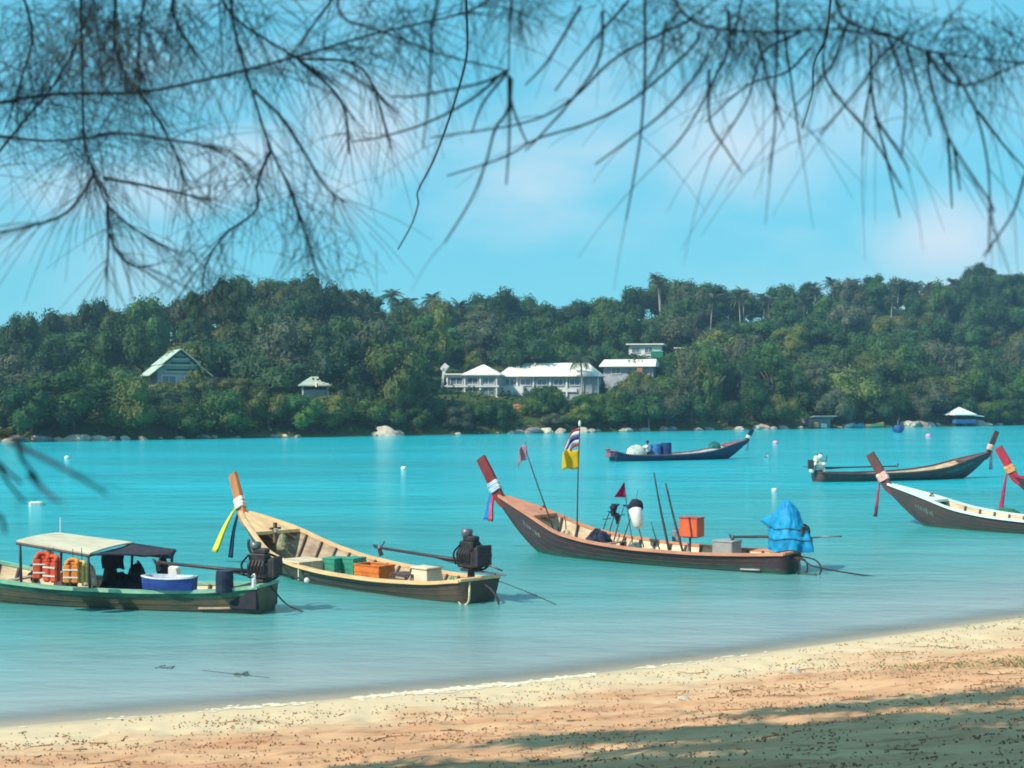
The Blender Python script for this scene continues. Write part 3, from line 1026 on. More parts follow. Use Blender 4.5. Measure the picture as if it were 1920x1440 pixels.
def engine(B, x=.30, y=0.0, shaft=3.9, drop=.10, side=.10, tiller=(-.95, .05, .10), knob=None, body=ENGINE, extra=True, z0=None, scale=1.0):
    z = (B.h(0) + .22) if z0 is None else z0
    S = scale
    m = MB()
    m.box((x, y, z + .16 * S), (.50 * S, .34 * S, .34 * S), bev=.03)
    m.box((x + .02, y, z + .42 * S), (.42 * S, .26 * S, .22 * S), bev=.03)
    m.box((x - .02, y, z + .58 * S), (.34 * S, .20 * S, .12 * S), bev=.03)
    m.box((x - .30 * S, y, z + .22 * S), (.12 * S, .30 * S, .40 * S), bev=.02)
    for i in range(5):
        m.tube([(x - .16 * S + i * .08 * S, y - .17 * S, z + .38 * S), (x - .16 * S + i * .08 * S, y - .23 * S, z + .30 * S), (x - .15 * S + i * .08 * S, y - .22 * S, z + .12 * S)], .022, 5)
        m.tube([(x - .16 * S + i * .08 * S, y + .17 * S, z + .38 * S), (x - .16 * S + i * .08 * S, y + .24 * S, z + .28 * S), (x - .15 * S + i * .08 * S, y + .20 * S, z + .10 * S)], .022, 5)
    e = m.build('engine', body, B.root)
    m = MB(); m.tube([(x - .02, y, z - .24), (x - .02, y, z + .02)], [.09, .07], 10); m.box((x - .02, y, z - .05), (.30, .42, .06), bev=.01)
    m.build('pivot_mount', DARKSTEEL, e)
    m = MB(); m.tube([(x + .10, y + .02, z + .60 * S), (x + .10, y + .02, z + .66 * S), (x + .10, y + .02, z + .76 * S), (x + .10, y + .02, z + .78 * S)], [.08 * S, .12 * S, .12 * S, .06 * S], 12)
    m.build('air_filter', STEEL, e, True)
    m = MB()
    rows = []
    m.box((x - .40 * S, y, z + .26 * S), (.06, .40 * S, .42 * S), bev=.012)
    for i in range(6):
        m.box((x - .44 * S, y, z + .10 * S + i * .065 * S), (.02, .36 * S, .018))
    m.build('radiator', DARKSTEEL, e)
    m = MB(); m.tube(cr([(x + .1, y - .18, z + .34), (x + .28, y - .24, z + .40), (x + .40, y - .22, z + .62), (x + .40, y - .22, z + .80)], 4), .032, 7)
    m.build('exhaust_pipe', DARKSTEEL, e, True)
    # long tail swung inboard towards the bow
    a = Vector((x + .25, y, z + .12)); b = Vector((x + shaft, y + side, z + .12 - drop))
    m = MB(); m.tube([a, a.lerp(b, .35), b], [.055, .042, .036], 8)
    m.tube([a + Vector((0, 0, -.10)), a.lerp(b, .32) + Vector((0, 0, -.02))], .022, 6)
    m.build('tail_shaft', DARKSTEEL, e, True)
    m = MB(); m.ball(b, .075, 8, 6)
    d = (b - a).normalized()
    for i in range(3):
        w = i * 2.094 + .4
        u = Vector((0, math.cos(w), math.sin(w))); v = Vector((0, -math.sin(w), math.cos(w)))
        m.add([b + u * .05 - v * .03 - d * .03, b + u * .19 - v * .07 - d * .035, b + u * .22 + v * .02 + d * .02, b + u * .06 + v * .05 + d * .03], [(0, 1, 2, 3)])
    m.build('propeller', STEEL, e)
    if tiller:
        t0 = Vector((x - .36, y - .05, z + .10)); t1 = t0 + Vector(tiller)
        m = MB(); m.tube([t0, t0.lerp(t1, .5) + Vector((0, 0, .02)), t1], .022, 6)
        m.build('tiller', STEEL, e, True)
        if knob:
            m = MB(); m.ball(t1, .065, 8, 6); m.build('tiller_knob', knob, e, True)
    if extra:
        m = MB()
        m.tube(cr([(x - .1, y - .2, z + .5), (x - .35, y - .3, z + .35), (x - .3, y - .26, z + .02), (x - .05, y - .2, z - .1)], 4), .026, 6)
        m.tube(cr([(x + .2, y + .15, z + .5), (x + .34, y + .22, z + .3), (x + .28, y + .2, z + .05)], 4), .024, 6)
        m.build('hose', BLACK, e, True)
    return e

def rope(name, pts, r, m_, label, n=6, group=None, cat='rope'):
    mb_ = MB(); mb_.tube(cr(pts, n), r, 6)
    return tag(mb_.build(name, m_, None, True), label, cat, group)

def cargo(B, name, loc, label, cat, rz=0.0, group=None):
    w = B.world(loc)
    return empty(name, w, B.ang + rz, label, cat, group)

def crate(B, name, loc, size, m_, label, cat, rz=0.0, slats=3, open_top=True, group=None, taper=1.0):
    """a slatted or lidded box: walls, base, rim"""
    t = cargo(B, name, loc, label, cat, rz, group)
    sx, sy, sz = size; th = .018
    for (cx, cy, dx, dy, nm) in ((0, -sy / 2, sx, th, 'side_panel'), (0, sy / 2, sx, th, 'side_panel'), (-sx / 2, 0, th, sy - th * 1.2, 'end_panel'), (sx / 2, 0, th, sy - th * 1.2, 'end_panel')):
        m = MB()
        m.box((cx, cy, sz / 2), (dx, dy, sz))
        for i in range(slats):
            zz = sz * (i + .5) / slats
            ox = math.copysign(.010, cx) if cx else 0; oy = math.copysign(.010, cy) if cy else 0
            m.box((cx + ox, cy + oy, zz), (dx + (.004 if cy else .004), dy + .004, sz / slats * .34))
        m.build(nm, m_, t)
    m = MB(); m.box((0, 0, .012), (sx - .04, sy - .04, .02)); m.build('base', m_, t)
    m = MB()
    if open_top:
        for (cx, cy, dx, dy) in ((0, -sy / 2, sx + .05, .05), (0, sy / 2, sx + .05, .05), (-sx / 2, 0, .05, sy - .06), (sx / 2, 0, .05, sy - .06)):
            m.box((cx, cy, sz + .012), (dx, dy, .024))
        m.build('rim', m_, t)
    else:
        m.box((0, 0, sz + .018), (sx + .04, sy + .04, .034), bev=.01)
        m.build('lid', m_, t)
    return t

def heap(B, name, loc, size, m_, label, cat, seed, group=None, rz=0.0, n=22, rise=1.0):
    """a lumpy heap of net or cloth"""
    w = B.world(loc)
    m = MB(); rows = []
    r = random.Random(seed)
    for i in range(10):
        th = (i / 9) * math.pi / 2
        row = []
        for k in range(n):
            a = 2 * math.pi * k / n
            rad = math.cos(th) * (1 + .28 * N3(math.cos(a) * 1.6 + seed, math.sin(a) * 1.6, th * 1.4) + .12 * N3(math.cos(a) * 5 + seed, math.sin(a) * 5, th * 4))
            zz = math.sin(th) * (1 + .25 * N3(math.cos(a) * 2 + seed, math.sin(a) * 2 + 9, th)) + .06 * N3(math.cos(a) * 6, math.sin(a) * 6 + seed, th * 6)
            row.append(Vector((rad * math.cos(a) * size[0] / 2, rad * math.sin(a) * size[1] / 2, max(0, zz) * size[2])))
        rows.append(row)
    m.grid(rows, closed=True)
    m.f.append(tuple(range(n - 1, -1, -1)))
    # strands lying over the heap
    for i in range(26):
        a = r.uniform(0, 6.28); pts = []
        for k in range(5):
            th = r.uniform(.15, 1.35); a += r.uniform(-.5, .7)
            pts.append((math.cos(th) * math.cos(a) * size[0] / 2 * 1.04, math.cos(th) * math.sin(a) * size[1] / 2 * 1.04, math.sin(th) * size[2] * 1.04 + .01))
        m.tube(cr(pts, 3), .008, 4)
    o = m.build(name, m_, None, True)
    o.location = w; o.rotation_euler = (0, 0, B.ang + rz)
    return tag(o, label, cat, group)

def flag_mesh(w, h, droop, seed, nx=14, ny=8):
    """cloth hanging from a pole at x=0, folds along it; rows run down the hoist"""
    rows = []
    for j in range(ny + 1):
        v = j / ny; row = []
        for i in range(nx + 1):
            u = i / nx
            x = w * u * (1 - .22 * u)
            z = -h * v - droop * u ** 1.4 - .04 * math.sin(6 * u + seed)
            y = .10 * u * math.sin(8 * u + 2.5 * v + seed) + .05 * u * math.sin(15 * u + seed * 2 + v * 3)
            row.append(Vector((x, y, z)))
        rows.append(row)
    return rows

# hull paints
def hull_mat(name, c1, c2, c3, weed=(0.05, 0.13, 0.075), weed_h=.16):
    if name in MATS: return MATS[name]
    m = mat(name, c1, c2, scale=1.8, rough=.55, spec=.35, bump=.25, bscale=12, lo=.40, hi=.60, c3=c3, stretch=(1, 1, 2.2))
    t = m.node_tree; b = t.nodes['Principled BSDF']
    src = b.inputs['Base Color'].links[0].from_socket
    tc = t.nodes.new('ShaderNodeTexCoord'); sp = t.nodes.new('ShaderNodeSeparateXYZ'); t.links.new(tc.outputs['Object'], sp.inputs[0])
    nz = t.nodes.new('ShaderNodeTexNoise'); nz.inputs['Scale'].default_value = 3.0; nz.inputs['Detail'].default_value = 6
    t.links.new(tc.outputs['Object'], nz.inputs['Vector'])
    ma = t.nodes.new('ShaderNodeMath'); ma.operation = 'MULTIPLY_ADD'; ma.inputs[1].default_value = .34
    t.links.new(nz.outputs['Fac'], ma.inputs[0]); t.links.new(sp.outputs['Z'], ma.inputs[2])
    mr = t.nodes.new('ShaderNodeMapRange'); mr.interpolation_type = 'SMOOTHSTEP'
    mr.inputs['From Min'].default_value = weed_h + .17 + .10; mr.inputs['From Max'].default_value = weed_h + .17 - .10; mr.inputs['To Max'].default_value = .85
    t.links.new(ma.outputs[0], mr.inputs['Value'])
    mx = t.nodes.new('ShaderNodeMix'); mx.data_type = 'RGBA'; mx.inputs['B'].default_value = (*weed, 1)
    t.links.new(mr.outputs[0], mx.inputs['Factor']); t.links.new(src, mx.inputs['A'])
    t.links.new(mx.outputs['Result'], b.inputs['Base Color'])
    return m
GROUP = 'moored longtail boats'

# --- boat with a roof, lower left -------------------------------------------------
MINT = mat("mint_paint", (0.15, 0.37, 0.25), (0.32, 0.50, 0.36), scale=3, rough=.55, stretch=(.6, 2, 2), c3=(.12, .34, .22))
B1 = Boat('longtail_boat', (-5.3, 30.1), R(162.5), 10.6, 'green longtail boat with a pale flat roof, cut by the left edge', GROUP, {'thwarts': (.18, .62), 'stern_h': .62})
build_hull(B1, hull_mat("hull_rusty_green", (0.17, 0.12, 0.07), (0.075, 0.085, 0.062), (0.34, 0.18, 0.075), weed_h=-.06), MINT, mat("mint_deck", (.35, .58, .45)), mat("dark_brown_prow", (.14, .06, .04)),
           strake_m=mat("green_strake", (0.055, 0.20, 0.13), (0.035, 0.10, 0.075), scale=4, stretch=(.5, 1, 1)), hull_strip=(.005, .13, .62, mat("tan_strip", (.42, .30, .22))))
m = MB()
m.box((.34, 0, .33), (.66, .98, .46), bev=.02)
m.build('stern_box', mat("stern_navy", (.020, .024, .042), (.04, .032, .032), scale=5), B1.root)
eng = engine(B1, x=.18, shaft=2.55, drop=-.12, side=.0, tiller=(-.62, -.22, -.16), knob=WHITE, z0=.74)
# awning roof
def awning(B):
    y1 = 1.0; y0 = -1.0
    NL, NR, FL, FR_ = B.hang(31, 1016, y1), B.hang(168, 1040, y1), B.hang(110, 1001, y0), B.hang(250, 1019, y0)
    m = MB(); rows = []
    for i in range(9):
        t = i / 8
        a, b = FR_.lerp(NR, t), FL.lerp(NL, t)
        up = Vector((0, 0, .03 * (1 - (2 * t - 1) ** 2)))
        rows.append([a + up, b + up, b + up + Vector((0, 0, .035)), a + up + Vector((0, 0, .035))])
    m.grid(rows, closed=True); m.f.append((0, 1, 2, 3)); e = len(m.v) - 4; m.f.append((e + 3, e + 2, e + 1, e))
    roof = m.build('awning_roof', mat("awning_cream", (0.68, 0.59, 0.43), (0.56, 0.48, 0.34), scale=2, rough=.8), B.root)
    dn = Vector((0, 0, -.03))
    m = MB()
    m.tube([NL + dn, NR + dn], .032, 6); m.tube([FL + dn, FR_ + dn], .032, 6)
    for t in (0, .33, .66, 1):
        m.tube([NL.lerp(NR, t) + dn, FL.lerp(FR_, t) + dn], .022, 6)
    m.build('awning_frame', DARKSTEEL, roof)
    FA = B.hang(330, 1031, y0)
    m = MB(); rows = []
    for i in range(9):
        t = i / 8
        far = FR_.lerp(FA, t); near = NR.lerp(FA + Vector((0, .35, -.03)), min(1, t))
        row = []
        for j in range(7):
            u = j / 6
            p = far.lerp(near, u)
            p.z -= .10 * math.sin(math.pi * u) * (.3 + t) + .05 * u * t * (1 + N3(p.x * 3, p.y * 3)) - .012
            row.append(p)
        rows.append(row)
    m.grid(rows)
    o = m.build('awning_flap', mat("dark_canvas", (.030, .030, .052), (.06, .045, .055), scale=6, rough=.9), B.root, True)
    sm = o.modifiers.new('thick', 'SOLIDIFY'); sm.thickness = .03
    m = MB(); m.tube([FR_ + dn, FA + dn], .03, 6); m.build('awning_spar', DARKSTEEL, B.root)
    for p in (NL.lerp(NR, .04), NL.lerp(NR, .97), FL.lerp(FR_, .05), FR_ * 1.0, FA.lerp(FR_, .06)):
        m = MB(); t = p.x / B.L
        m.tube([(p.x, math.copysign(B.b(t) - .02, p.y), B.h(t) - .02), (p.x, p.y * .98, p.z)], .032, 7)
        m.build('awning_post', DARKSTEEL, B.root, True)
    m = MB(); q = FL.lerp(FR_, .02); m.tube([q, q + Vector((0, 0, .40))], .012, 5); m.build('aerial', WHITE, B.root)
    return NR.x, NL.x, NR.z
AX0, AX1, AZ = awning(B1)
# --- pale longtail in the middle -----------------------------------------------------
TAN = mat("tan_paint", (0.78, 0.52, 0.27), (0.66, 0.38, 0.19), scale=2.2, rough=.55, stretch=(.6, 2, 2), c3=(.5, .26, .13))
B2 = Boat('longtail_boat', (-.73, 31.5), R(133), 10.0, 'tan-decked longtail boat with brown prow and white cloth, nearest to the beach', GROUP, {'beam': 1.30, 'free': -.07, 'bow': 1.5, 'prow': (.50, 1.02), 'thwarts': (.52,)})
build_hull(B2, hull_mat("hull_dark_brown", (0.10, 0.066, 0.055), (0.135, 0.088, 0.065), (0.06, 0.048, 0.046), weed=(.04, .13, .08), weed_h=.03), TAN, TAN, mat("orange_brown_prow", (.50, .20, .08), (.40, .15, .065), scale=3, stretch=(1, 1, .3)),
           inner_m=mat("brown_inner", (0.46, 0.35, 0.24), (0.28, 0.20, 0.14), scale=2.5, stretch=(0.4, 3, 3), rough=0.8, bump=.3), hull_strip=None, deck_from=.83)
garland(B2, mat("white_cloth", (.80, .72, .62)), [(-.04, .10, 1.30, .30, mat("yellow_ribbon", (.80, .70, .07), (.66, .55, .05)), (.75, .25)), (-.08, .0, 1.45, .20, mat("dark_blue_ribbon", (.03, .05, .10)), (.42, .05))])
engine(B2, x=.32, shaft=3.2, drop=-.08, side=.15, tiller=(-.55, -.1, -.12), z0=.78, scale=1.12)
# --- red-prowed fishing longtail ------------------------------------------------------
ORANGE = mat("orange_paint", (0.64, 0.28, 0.155), (0.50, 0.20, 0.13), scale=2.2, rough=.55, stretch=(.6, 2, 2), c3=(.72, .44, .26))
B3 = Boat('longtail_boat', (7.45, 36.8), R(142.5), 9.9, 'dark longtail boat with orange deck, red prow and tall flags amidships', GROUP, {'bow': 1.68, 'prow': (.72, 1.12), 'beam': 1.12, 'thwarts': (.24, .6)})
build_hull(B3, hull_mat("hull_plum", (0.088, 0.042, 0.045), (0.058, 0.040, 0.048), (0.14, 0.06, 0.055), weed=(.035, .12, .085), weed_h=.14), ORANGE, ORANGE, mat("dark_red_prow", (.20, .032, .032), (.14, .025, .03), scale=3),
           hull_strip=(.07, .125, .60, mat("highlight_strip", (.40, .34, .36))), deck_from=.83)  # pale strip imitates a short highlight on the hull side
garland(B3, mat("silver_cloth", (.55, .62, .66), (.30, .40, .52)), [(.05, -.09, .92, .20, mat("blue_ribbon", (.02, .20, .55), (.015, .12, .36)), (.28, .0)), (-.06, -.02, .95, .17, mat("red_ribbon", (.48, .06, .10), (.6, .35, .36), lo=.5, hi=.75), (.12, .05))])
TC = B3.spot(1482, 1030, .58)
engine(B3, x=TC.x - .05, y=TC.y, shaft=1.75, drop=.10, side=.10, scale=.9, tiller=(-1.0, -.1, .10), z0=.80, knob=None)
# --- far boat with a person ------------------------------------------------------------
B4 = Boat('longtail_boat', (7.5, 104.0), R(26.7), 12.4, 'navy longtail boat far out with a person and pale bundle aboard', GROUP, {'bow': 1.5, 'prow': (.50, .78), 'stern_h': .82, 'thwarts': (.3, .5), 'beam': 1.15})
build_hull(B4, hull_mat("hull_navy", (0.022, 0.042, 0.10), (0.018, 0.03, 0.07), (.06, .05, .09), weed_h=.0), mat("rose_paint", (.34, .13, .15), (.22, .09, .12)), mat("rose_deck", (.36, .12, .16)), mat("blue_black_prow", (.035, .05, .09)), inner_m=mat("pale_inner", (.62, .68, .68)), ribs=False)
garland(B4, mat("white_cloth", (.80, .72, .62)), [(0, 0, .95, .22, mat("pale_ribbon", (.68, .68, .72)), (-.25, 0))])
m = MB(); m.box((-.28, 0, .72), (.10, .55, .60), ry=-.55, bev=.02); m.box((-.12, 0, .48), (.5, .7, .30), bev=.03)
m.build('stern_post', mat("rose_paint", (.34, .13, .15)), B4.root)
# --- far boat on the right --------------------------------------------------------------
B5 = Boat('longtail_boat', (17.1, 78.0), R(21.2), 12.0, 'dark brown longtail boat with white-covered engine, bow raised to the right', GROUP, {'bow': 1.5, 'prow': (.62, 1.25), 'thwarts': (.3, .5), 'beam': 1.1})
build_hull(B5, hull_mat("hull_maroon", (0.13, 0.065, 0.060), (0.085, 0.055, 0.058), (.06, .045, .06), weed_h=.0), mat("maroon_rail", (.17, .085, .09)), mat("maroon_deck", (.15, .08, .085)), mat("brown_prow", (.15, .075, .07)), ribs=False)
garland(B5, mat("peach_cloth", (.72, .38, .30), (.8, .66, .6)), [(0, -.05, 1.15, .26, mat("pink_ribbon", (.66, .25, .30), (.72, .6, .58)), (-.15, 0))])
engine(B5, x=.15, shaft=5.4, drop=.0, side=.1, tiller=(-.7, 0, .12), body=mat("pale_engine_cover", (.70, .70, .62), (.42, .48, .44), scale=6), z0=.66, scale=1.25)
m = MB()
for (a, b_, c, r_) in ((-.28, .0, .62, .16), (.42, -.1, .62, .17), (.10, -.28, 1.42, .15), (-.18, -.2, 1.0, .13), (.35, -.25, 1.0, .14)):
    m.ball((a, b_, c), r_, 10, 7, sq=(1, 1, .95), jit=.03)
fl = m.build('float_cover', WHITE, B5.root, True)
# --- pale-decked boat on the right edge ---------------------------------------------------
PALE = mat("pale_mint_paint", (0.60, 0.78, 0.70), (0.70, 0.72, 0.66), scale=2, rough=.55, stretch=(.6, 2, 2), c3=(.42, .58, .52))
B6 = Boat('longtail_boat', (21.6, 44.9), R(138.5), 10.2, 'pale mint-decked longtail boat cut by the right edge', GROUP, {'bow': 1.5, 'prow': (.68, 1.08), 'beam': 1.02, 'thwarts': (.3, .5)})
build_hull(B6, hull_mat("hull_umber", (0.105, 0.062, 0.06), (0.07, 0.06, 0.06), (.055, .072, .065), weed_h=.06), PALE, PALE, mat("brown_prow2", (.13, .058, .055)), deck_from=.80)
garland(B6, mat("pink_white_cloth", (.78, .60, .52), (.70, .28, .26)), [(.04, -.08, 1.38, .13, mat("crimson_ribbon", (.46, .05, .09), (.03, .035, .06), lo=.46, hi=.6, scale=1.2), (.22, 0))])
# --- red prow at the right edge -----------------------------------------------------------
B7 = Boat('longtail_boat', (29.0, 51.8), R(141), 10.2, 'boat behind showing only its red prow at the right edge', GROUP, {'bow': 1.45, 'prow': (.66, 1.15), 'thwarts': (.3, .5)})
RED = mat("red_paint", (.40, .028, .05), (.28, .02, .045), scale=3)
build_hull(B7, hull_mat("hull_wine", (.12, .04, .05), (.07, .03, .04), (.09, .05, .05)), RED, RED, RED, ribs=False)
garland(B7, mat("gold_cloth", (.66, .52, .16), (.5, .12, .1)), [(.05, -.06, 1.95, .20, mat("magenta_ribbon", (.44, .025, .11), (.30, .03, .09)), (.35, 0))])

# painted marks on the bows, too worn to read
def bow_marks(B, side, t0, t1, u, m_, seed, n=9):
    r = random.Random(seed)
    for i in range(n):
        t = t0 + (t1 - t0) * i / n
        m = MB()
        du = r.uniform(.05, .09)
        a, b_ = t, t + (t1 - t0) / n * r.uniform(.35, .8)
        m.grid([[B.pt(a, u - du, side, .008), B.pt(a, u + du * .3, side, .008), B.pt(a, u + du, side, .008)], [B.pt(b_, u - du * .6, side, .008), B.pt(b_, u, side, .008), B.pt(b_, u + du * .8, side, .008)]])
        m.build('painted_mark', m_, B.root)
FADED = mat("faded_green_mark", (0.13, 0.24, 0.20), (0.10, 0.14, 0.13), scale=6, lo=.4, hi=.6)
bow_marks(B5, -1, .70, .88, .78, FADED, 1)
bow_marks(B6, 1, .80, .88, .66, FADED, 2, 7)
bow_marks(B3, 1, .80, .88, .70, mat("faded_grey_mark", (0.22, 0.24, 0.25), (0.10, 0.11, 0.12), scale=6), 3, 6)

# ------------------------------------------------------------------ cargo and gear
# boat with the roof
def life_jacket(B, px, py, z, m_, label, rz=0.0, sz=1.0):
    p = B.spot(px, py, z)
    t = cargo(B, 'life_jacket', p, label, 'life jacket', rz, 'life jackets hanging under the roof')
    for sgn in (-1, 1):
        m = MB(); m.box((sgn * .105 * sz, .04, -.30 * sz), (.19 * sz, .08, .44 * sz), bev=.03)
        m.build('front_panel', m_, t)
    m = MB(); m.box((0, -.06, -.26 * sz), (.38 * sz, .07, .50 * sz), bev=.03); m.build('back_panel', m_, t)
    m = MB(); m.tube(cr([(-.13 * sz, .05, -.10 * sz), (-.11 * sz, -.04, 0), (0, -.06, .03), (.11 * sz, -.04, 0), (.13 * sz, .05, -.10 * sz)], 4), .05 * sz, 7); m.build('collar', m_, t, True)
    m = MB()
    for zz in (-.20, -.38):
        m.box((0, .085, zz * sz), (.36 * sz, .012, .03))
    m.build('strap', WHITE, t)
    m = MB(); m.tube([(0, -.05, .02), (0, -.04, 1.40 - z + .02)], .008, 5); m.build('hook', DARKSTEEL, t)
    return t
RO = mat("red_orange_foam", (.62, .09, .035), (.50, .06, .03), scale=6, rough=.85)
OR = mat("orange_foam", (.72, .26, .05), (.58, .18, .04), scale=6, rough=.85)
life_jacket(B1, 80, 1040, 1.26, RO, 'red life jacket hanging foremost under the pale boat roof', .3)
life_jacket(B1, 97, 1046, 1.20, RO, 'second red life jacket, hanging just behind the foremost one', -.2)
life_jacket(B1, 135, 1052, 1.16, OR, 'orange life jacket hanging at the middle of the pale boat roof', .2, .9)
life_jacket(B1, 150, 1056, 1.10, mat("yellow_foam", (.70, .44, .12), (.55, .33, .1), scale=6, rough=.9), 'yellow life jacket hanging behind the orange one', -.3, .8)
heap(B1, 'white_cloth_bundle', B1.spot(92, 1058, .95) , (.24, .22, .30), WHITE, 'white cloth hanging among the red life jackets', 'cloth', 3)
heap(B1, 'pale_sack', B1.spot(168, 1098, .42), (.30, .30, .46), CREAM, 'pale sack standing by the roof post of the green boat', 'sack', 4)
p = B1.spot(224, 1098, .40)
heap(B1, 'black_net', (p.x, p.y - .1, .12), (1.15, .8, .50), BLACK, 'heap of black net under the dark roof flap', 'net', 5)
for i_, (px_, py_, sz_, c_, lb_) in enumerate(((60, 1078, (.5, .5, .34), BLACK, 'black bundle at the foot of the red life jackets'), (118, 1090, (.5, .5, .30), MATS['rib_wood'], 'brown bundle under the orange life jacket'), (200, 1086, (.35, .4, .5), MATS['rib_wood'], 'brown bundle behind the black net'), (250, 1088, (.5, .5, .42), MATS['engine_iron'], 'dark bundle between the black net and the blue tub'))):
    q_ = B1.spot(px_, py_, .45); heap(B1, 'dark_bundle', (q_.x, q_.y - .15, .12), (sz_[0], sz_[1], sz_[2] + .25), c_, lb_, 'bundle', 61 + i_, 'dark bundles in the green boat')
# dark canvas hanging at the far side under the roof
p = B1.hang(213, 1041, -.4)
m = MB(); rows = []
for i in range(8):
    u = i / 7
    rows.append([Vector(((u - .5) * .56, .03 * math.sin(7 * u + k), -.31 * k / 4 + .02 * math.sin(9 * u) * (k / 4))) for k in range(5)])
m.grid(rows)
o = m.build('canvas_bag', mat("dark_canvas2", (.045, .032, .045), (.025, .022, .035), scale=8, rough=.95), None, True)
o.modifiers.new('thick', 'SOLIDIFY').thickness = .05
o.location = B1.world(p); o.rotation_euler = (0, 0, B1.ang)
tag(o, 'dark canvas bag hanging below the back edge of the pale roof', 'bag')
# dark jacket and white can at the last roof post
p = B1.hang(306, 1044, -.86)
m = MB(); rows = []
for j in range(9):
    v = j / 8; w = .07 + .09 * math.sin(v * 2.9)
    rows.append([Vector((math.cos(a) * w * (1 + .25 * math.sin(3 * a + 4 * v)), math.sin(a) * w * .45, -.55 * v)) for a in [2 * math.pi * k / 12 for k in range(12)]])
m.grid(rows, closed=True); m.f.append(tuple(range(12))); e = len(m.v) - 12; m.f.append(tuple(e + 11 - k for k in range(12)))
o = m.build('hung_jacket', mat("dark_jacket", (.035, .040, .065), (.07, .035, .05), scale=7, rough=.95), None, True)
o.location = B1.world(p); o.rotation_euler = (0, 0, B1.ang)
tag(o, 'dark jacket hung on the rearmost roof post of the green boat', 'jacket')
def jerrycan(B, loc, m_, label, sz=(.26, .16, .34), rz=0.0, group=None):
    t = cargo(B, 'jerrycan', loc, label, 'jerrycan', rz, group)
    m = MB(); m.box((0, 0, sz[2] / 2), sz, bev=.03); m.build('body', m_, t)
    m = MB(); m.tube(cr([(-sz[0] * .3, 0, sz[2] - .01), (-sz[0] * .25, 0, sz[2] + .06), (sz[0] * .15, 0, sz[2] + .06), (sz[0] * .2, 0, sz[2] - .01)], 3), .016, 6); m.build('handle', m_, t, True)
    m = MB(); m.tube([(sz[0] * .36, 0, sz[2] - .02), (sz[0] * .36, 0, sz[2] + .05)], .028, 8); m.build('cap', STEEL, t, True)
    return t
p = B1.spot(327, 1088, .52); jerrycan(B1, (p.x, p.y, .50), WHITE, 'white jerrycan beside the blue tub in the green boat')
# blue tub shaped like a small boat
def tub(B, px, py, z, L, W, H, m_, rim, label):
    p = B.spot(px, py, z)
    t = cargo(B, 'boat_shaped_tub', p, label, 'tub', 0)
    def prof(i, n): return -L / 2 + L * i / n
    for inner in (0, 1):
        m = MB(); rows = []
        for i in range(17):
            u = i / 16
            w = W / 2 * (math.sin(math.pi * (u * .86 + .07)) ** .55)
            hh = H * (1 + .10 * (2 * u - 1) ** 2)
            k = 1 - .09 * inner
            rows.append([Vector((-L / 2 * k + L * u * k, sy * w * k * f, (hh - .01 * inner) * g + .03 * inner)) for sy, f, g in ((-1, 1, 1), (-1, .9, .5), (-1, .75, 0), (1, .75, 0), (1, .9, .5), (1, 1, 1))])
        m.grid(rows); n = 6
        m.f.append(tuple(range(6))); e = len(m.v) - 6; m.f.append(tuple(e + 5 - k for k in range(6)))
        m.build('shell' if not inner else 'lining', m_ if not inner else rim, t)
    m = MB(); ring = []
    for sy in (-1, 1):
        for i in range(17):
            u = i / 16 if sy < 0 else 1 - i / 16
            w = W / 2 * (math.sin(math.pi * (u * .86 + .07)) ** .55)
            ring.append((-L / 2 + L * u, sy * w, H * (1 + .10 * (2 * u - 1) ** 2)))
    m.tube(ring + [ring[0]], .02, 6); m.build('rim', rim, t, True)
tub(B1, 318, 1104, .50, 1.22, .66, .25, mat("royal_blue", (.022, .042, .23), (.035, .075, .30), scale=4, rough=.5), mat("pale_rim", (.62, .64, .70)), 'blue boat-shaped tub with a pale rim in the green boat')
def drum(B, loc, r, h, m_, label, name='drum', cat='drum', group=None):
    t = cargo(B, name, loc, label, cat, 0, group)
    m = MB(); m.tube([(0, 0, 0), (0, 0, h * .3), (0, 0, h * .32), (0, 0, h * .34), (0, 0, h * .64), (0, 0, h * .66), (0, 0, h * .68), (0, 0, h)], [r, r, r * 1.05, r, r, r * 1.05, r, r * .97], 16); m.build('body', m_, t)
    m = MB(); m.tube([(0, 0, h), (0, 0, h + .02)], [r * .9, r * .88], 16); m.build('lid', m_, t)
    return t
p = B1.spot(421, 1108, .50); drum(B1, (p.x, p.y, .48), .19, .44, mat("navy_drum", (.016, .022, .05), (.03, .04, .07), scale=5, rough=.45), 'navy drum standing near the stern of the green boat')
p = B1.spot(476, 1104, .62); jerrycan(B1, (p.x, p.y, .62), WHITE, 'slim white bottle at the stern corner of the green boat', (.09, .09, .24))
rope('mooring_rope', [B1.world((.05, -.1, .62)), B1.world((-.35, -.15, .18)), B1.world((-.75, -.25, -.02)), B1.world((-1.0, -.3, -.25))], .018, ROPE_D, 'dark rope dropping into the water behind the green boat', group='mooring ropes')

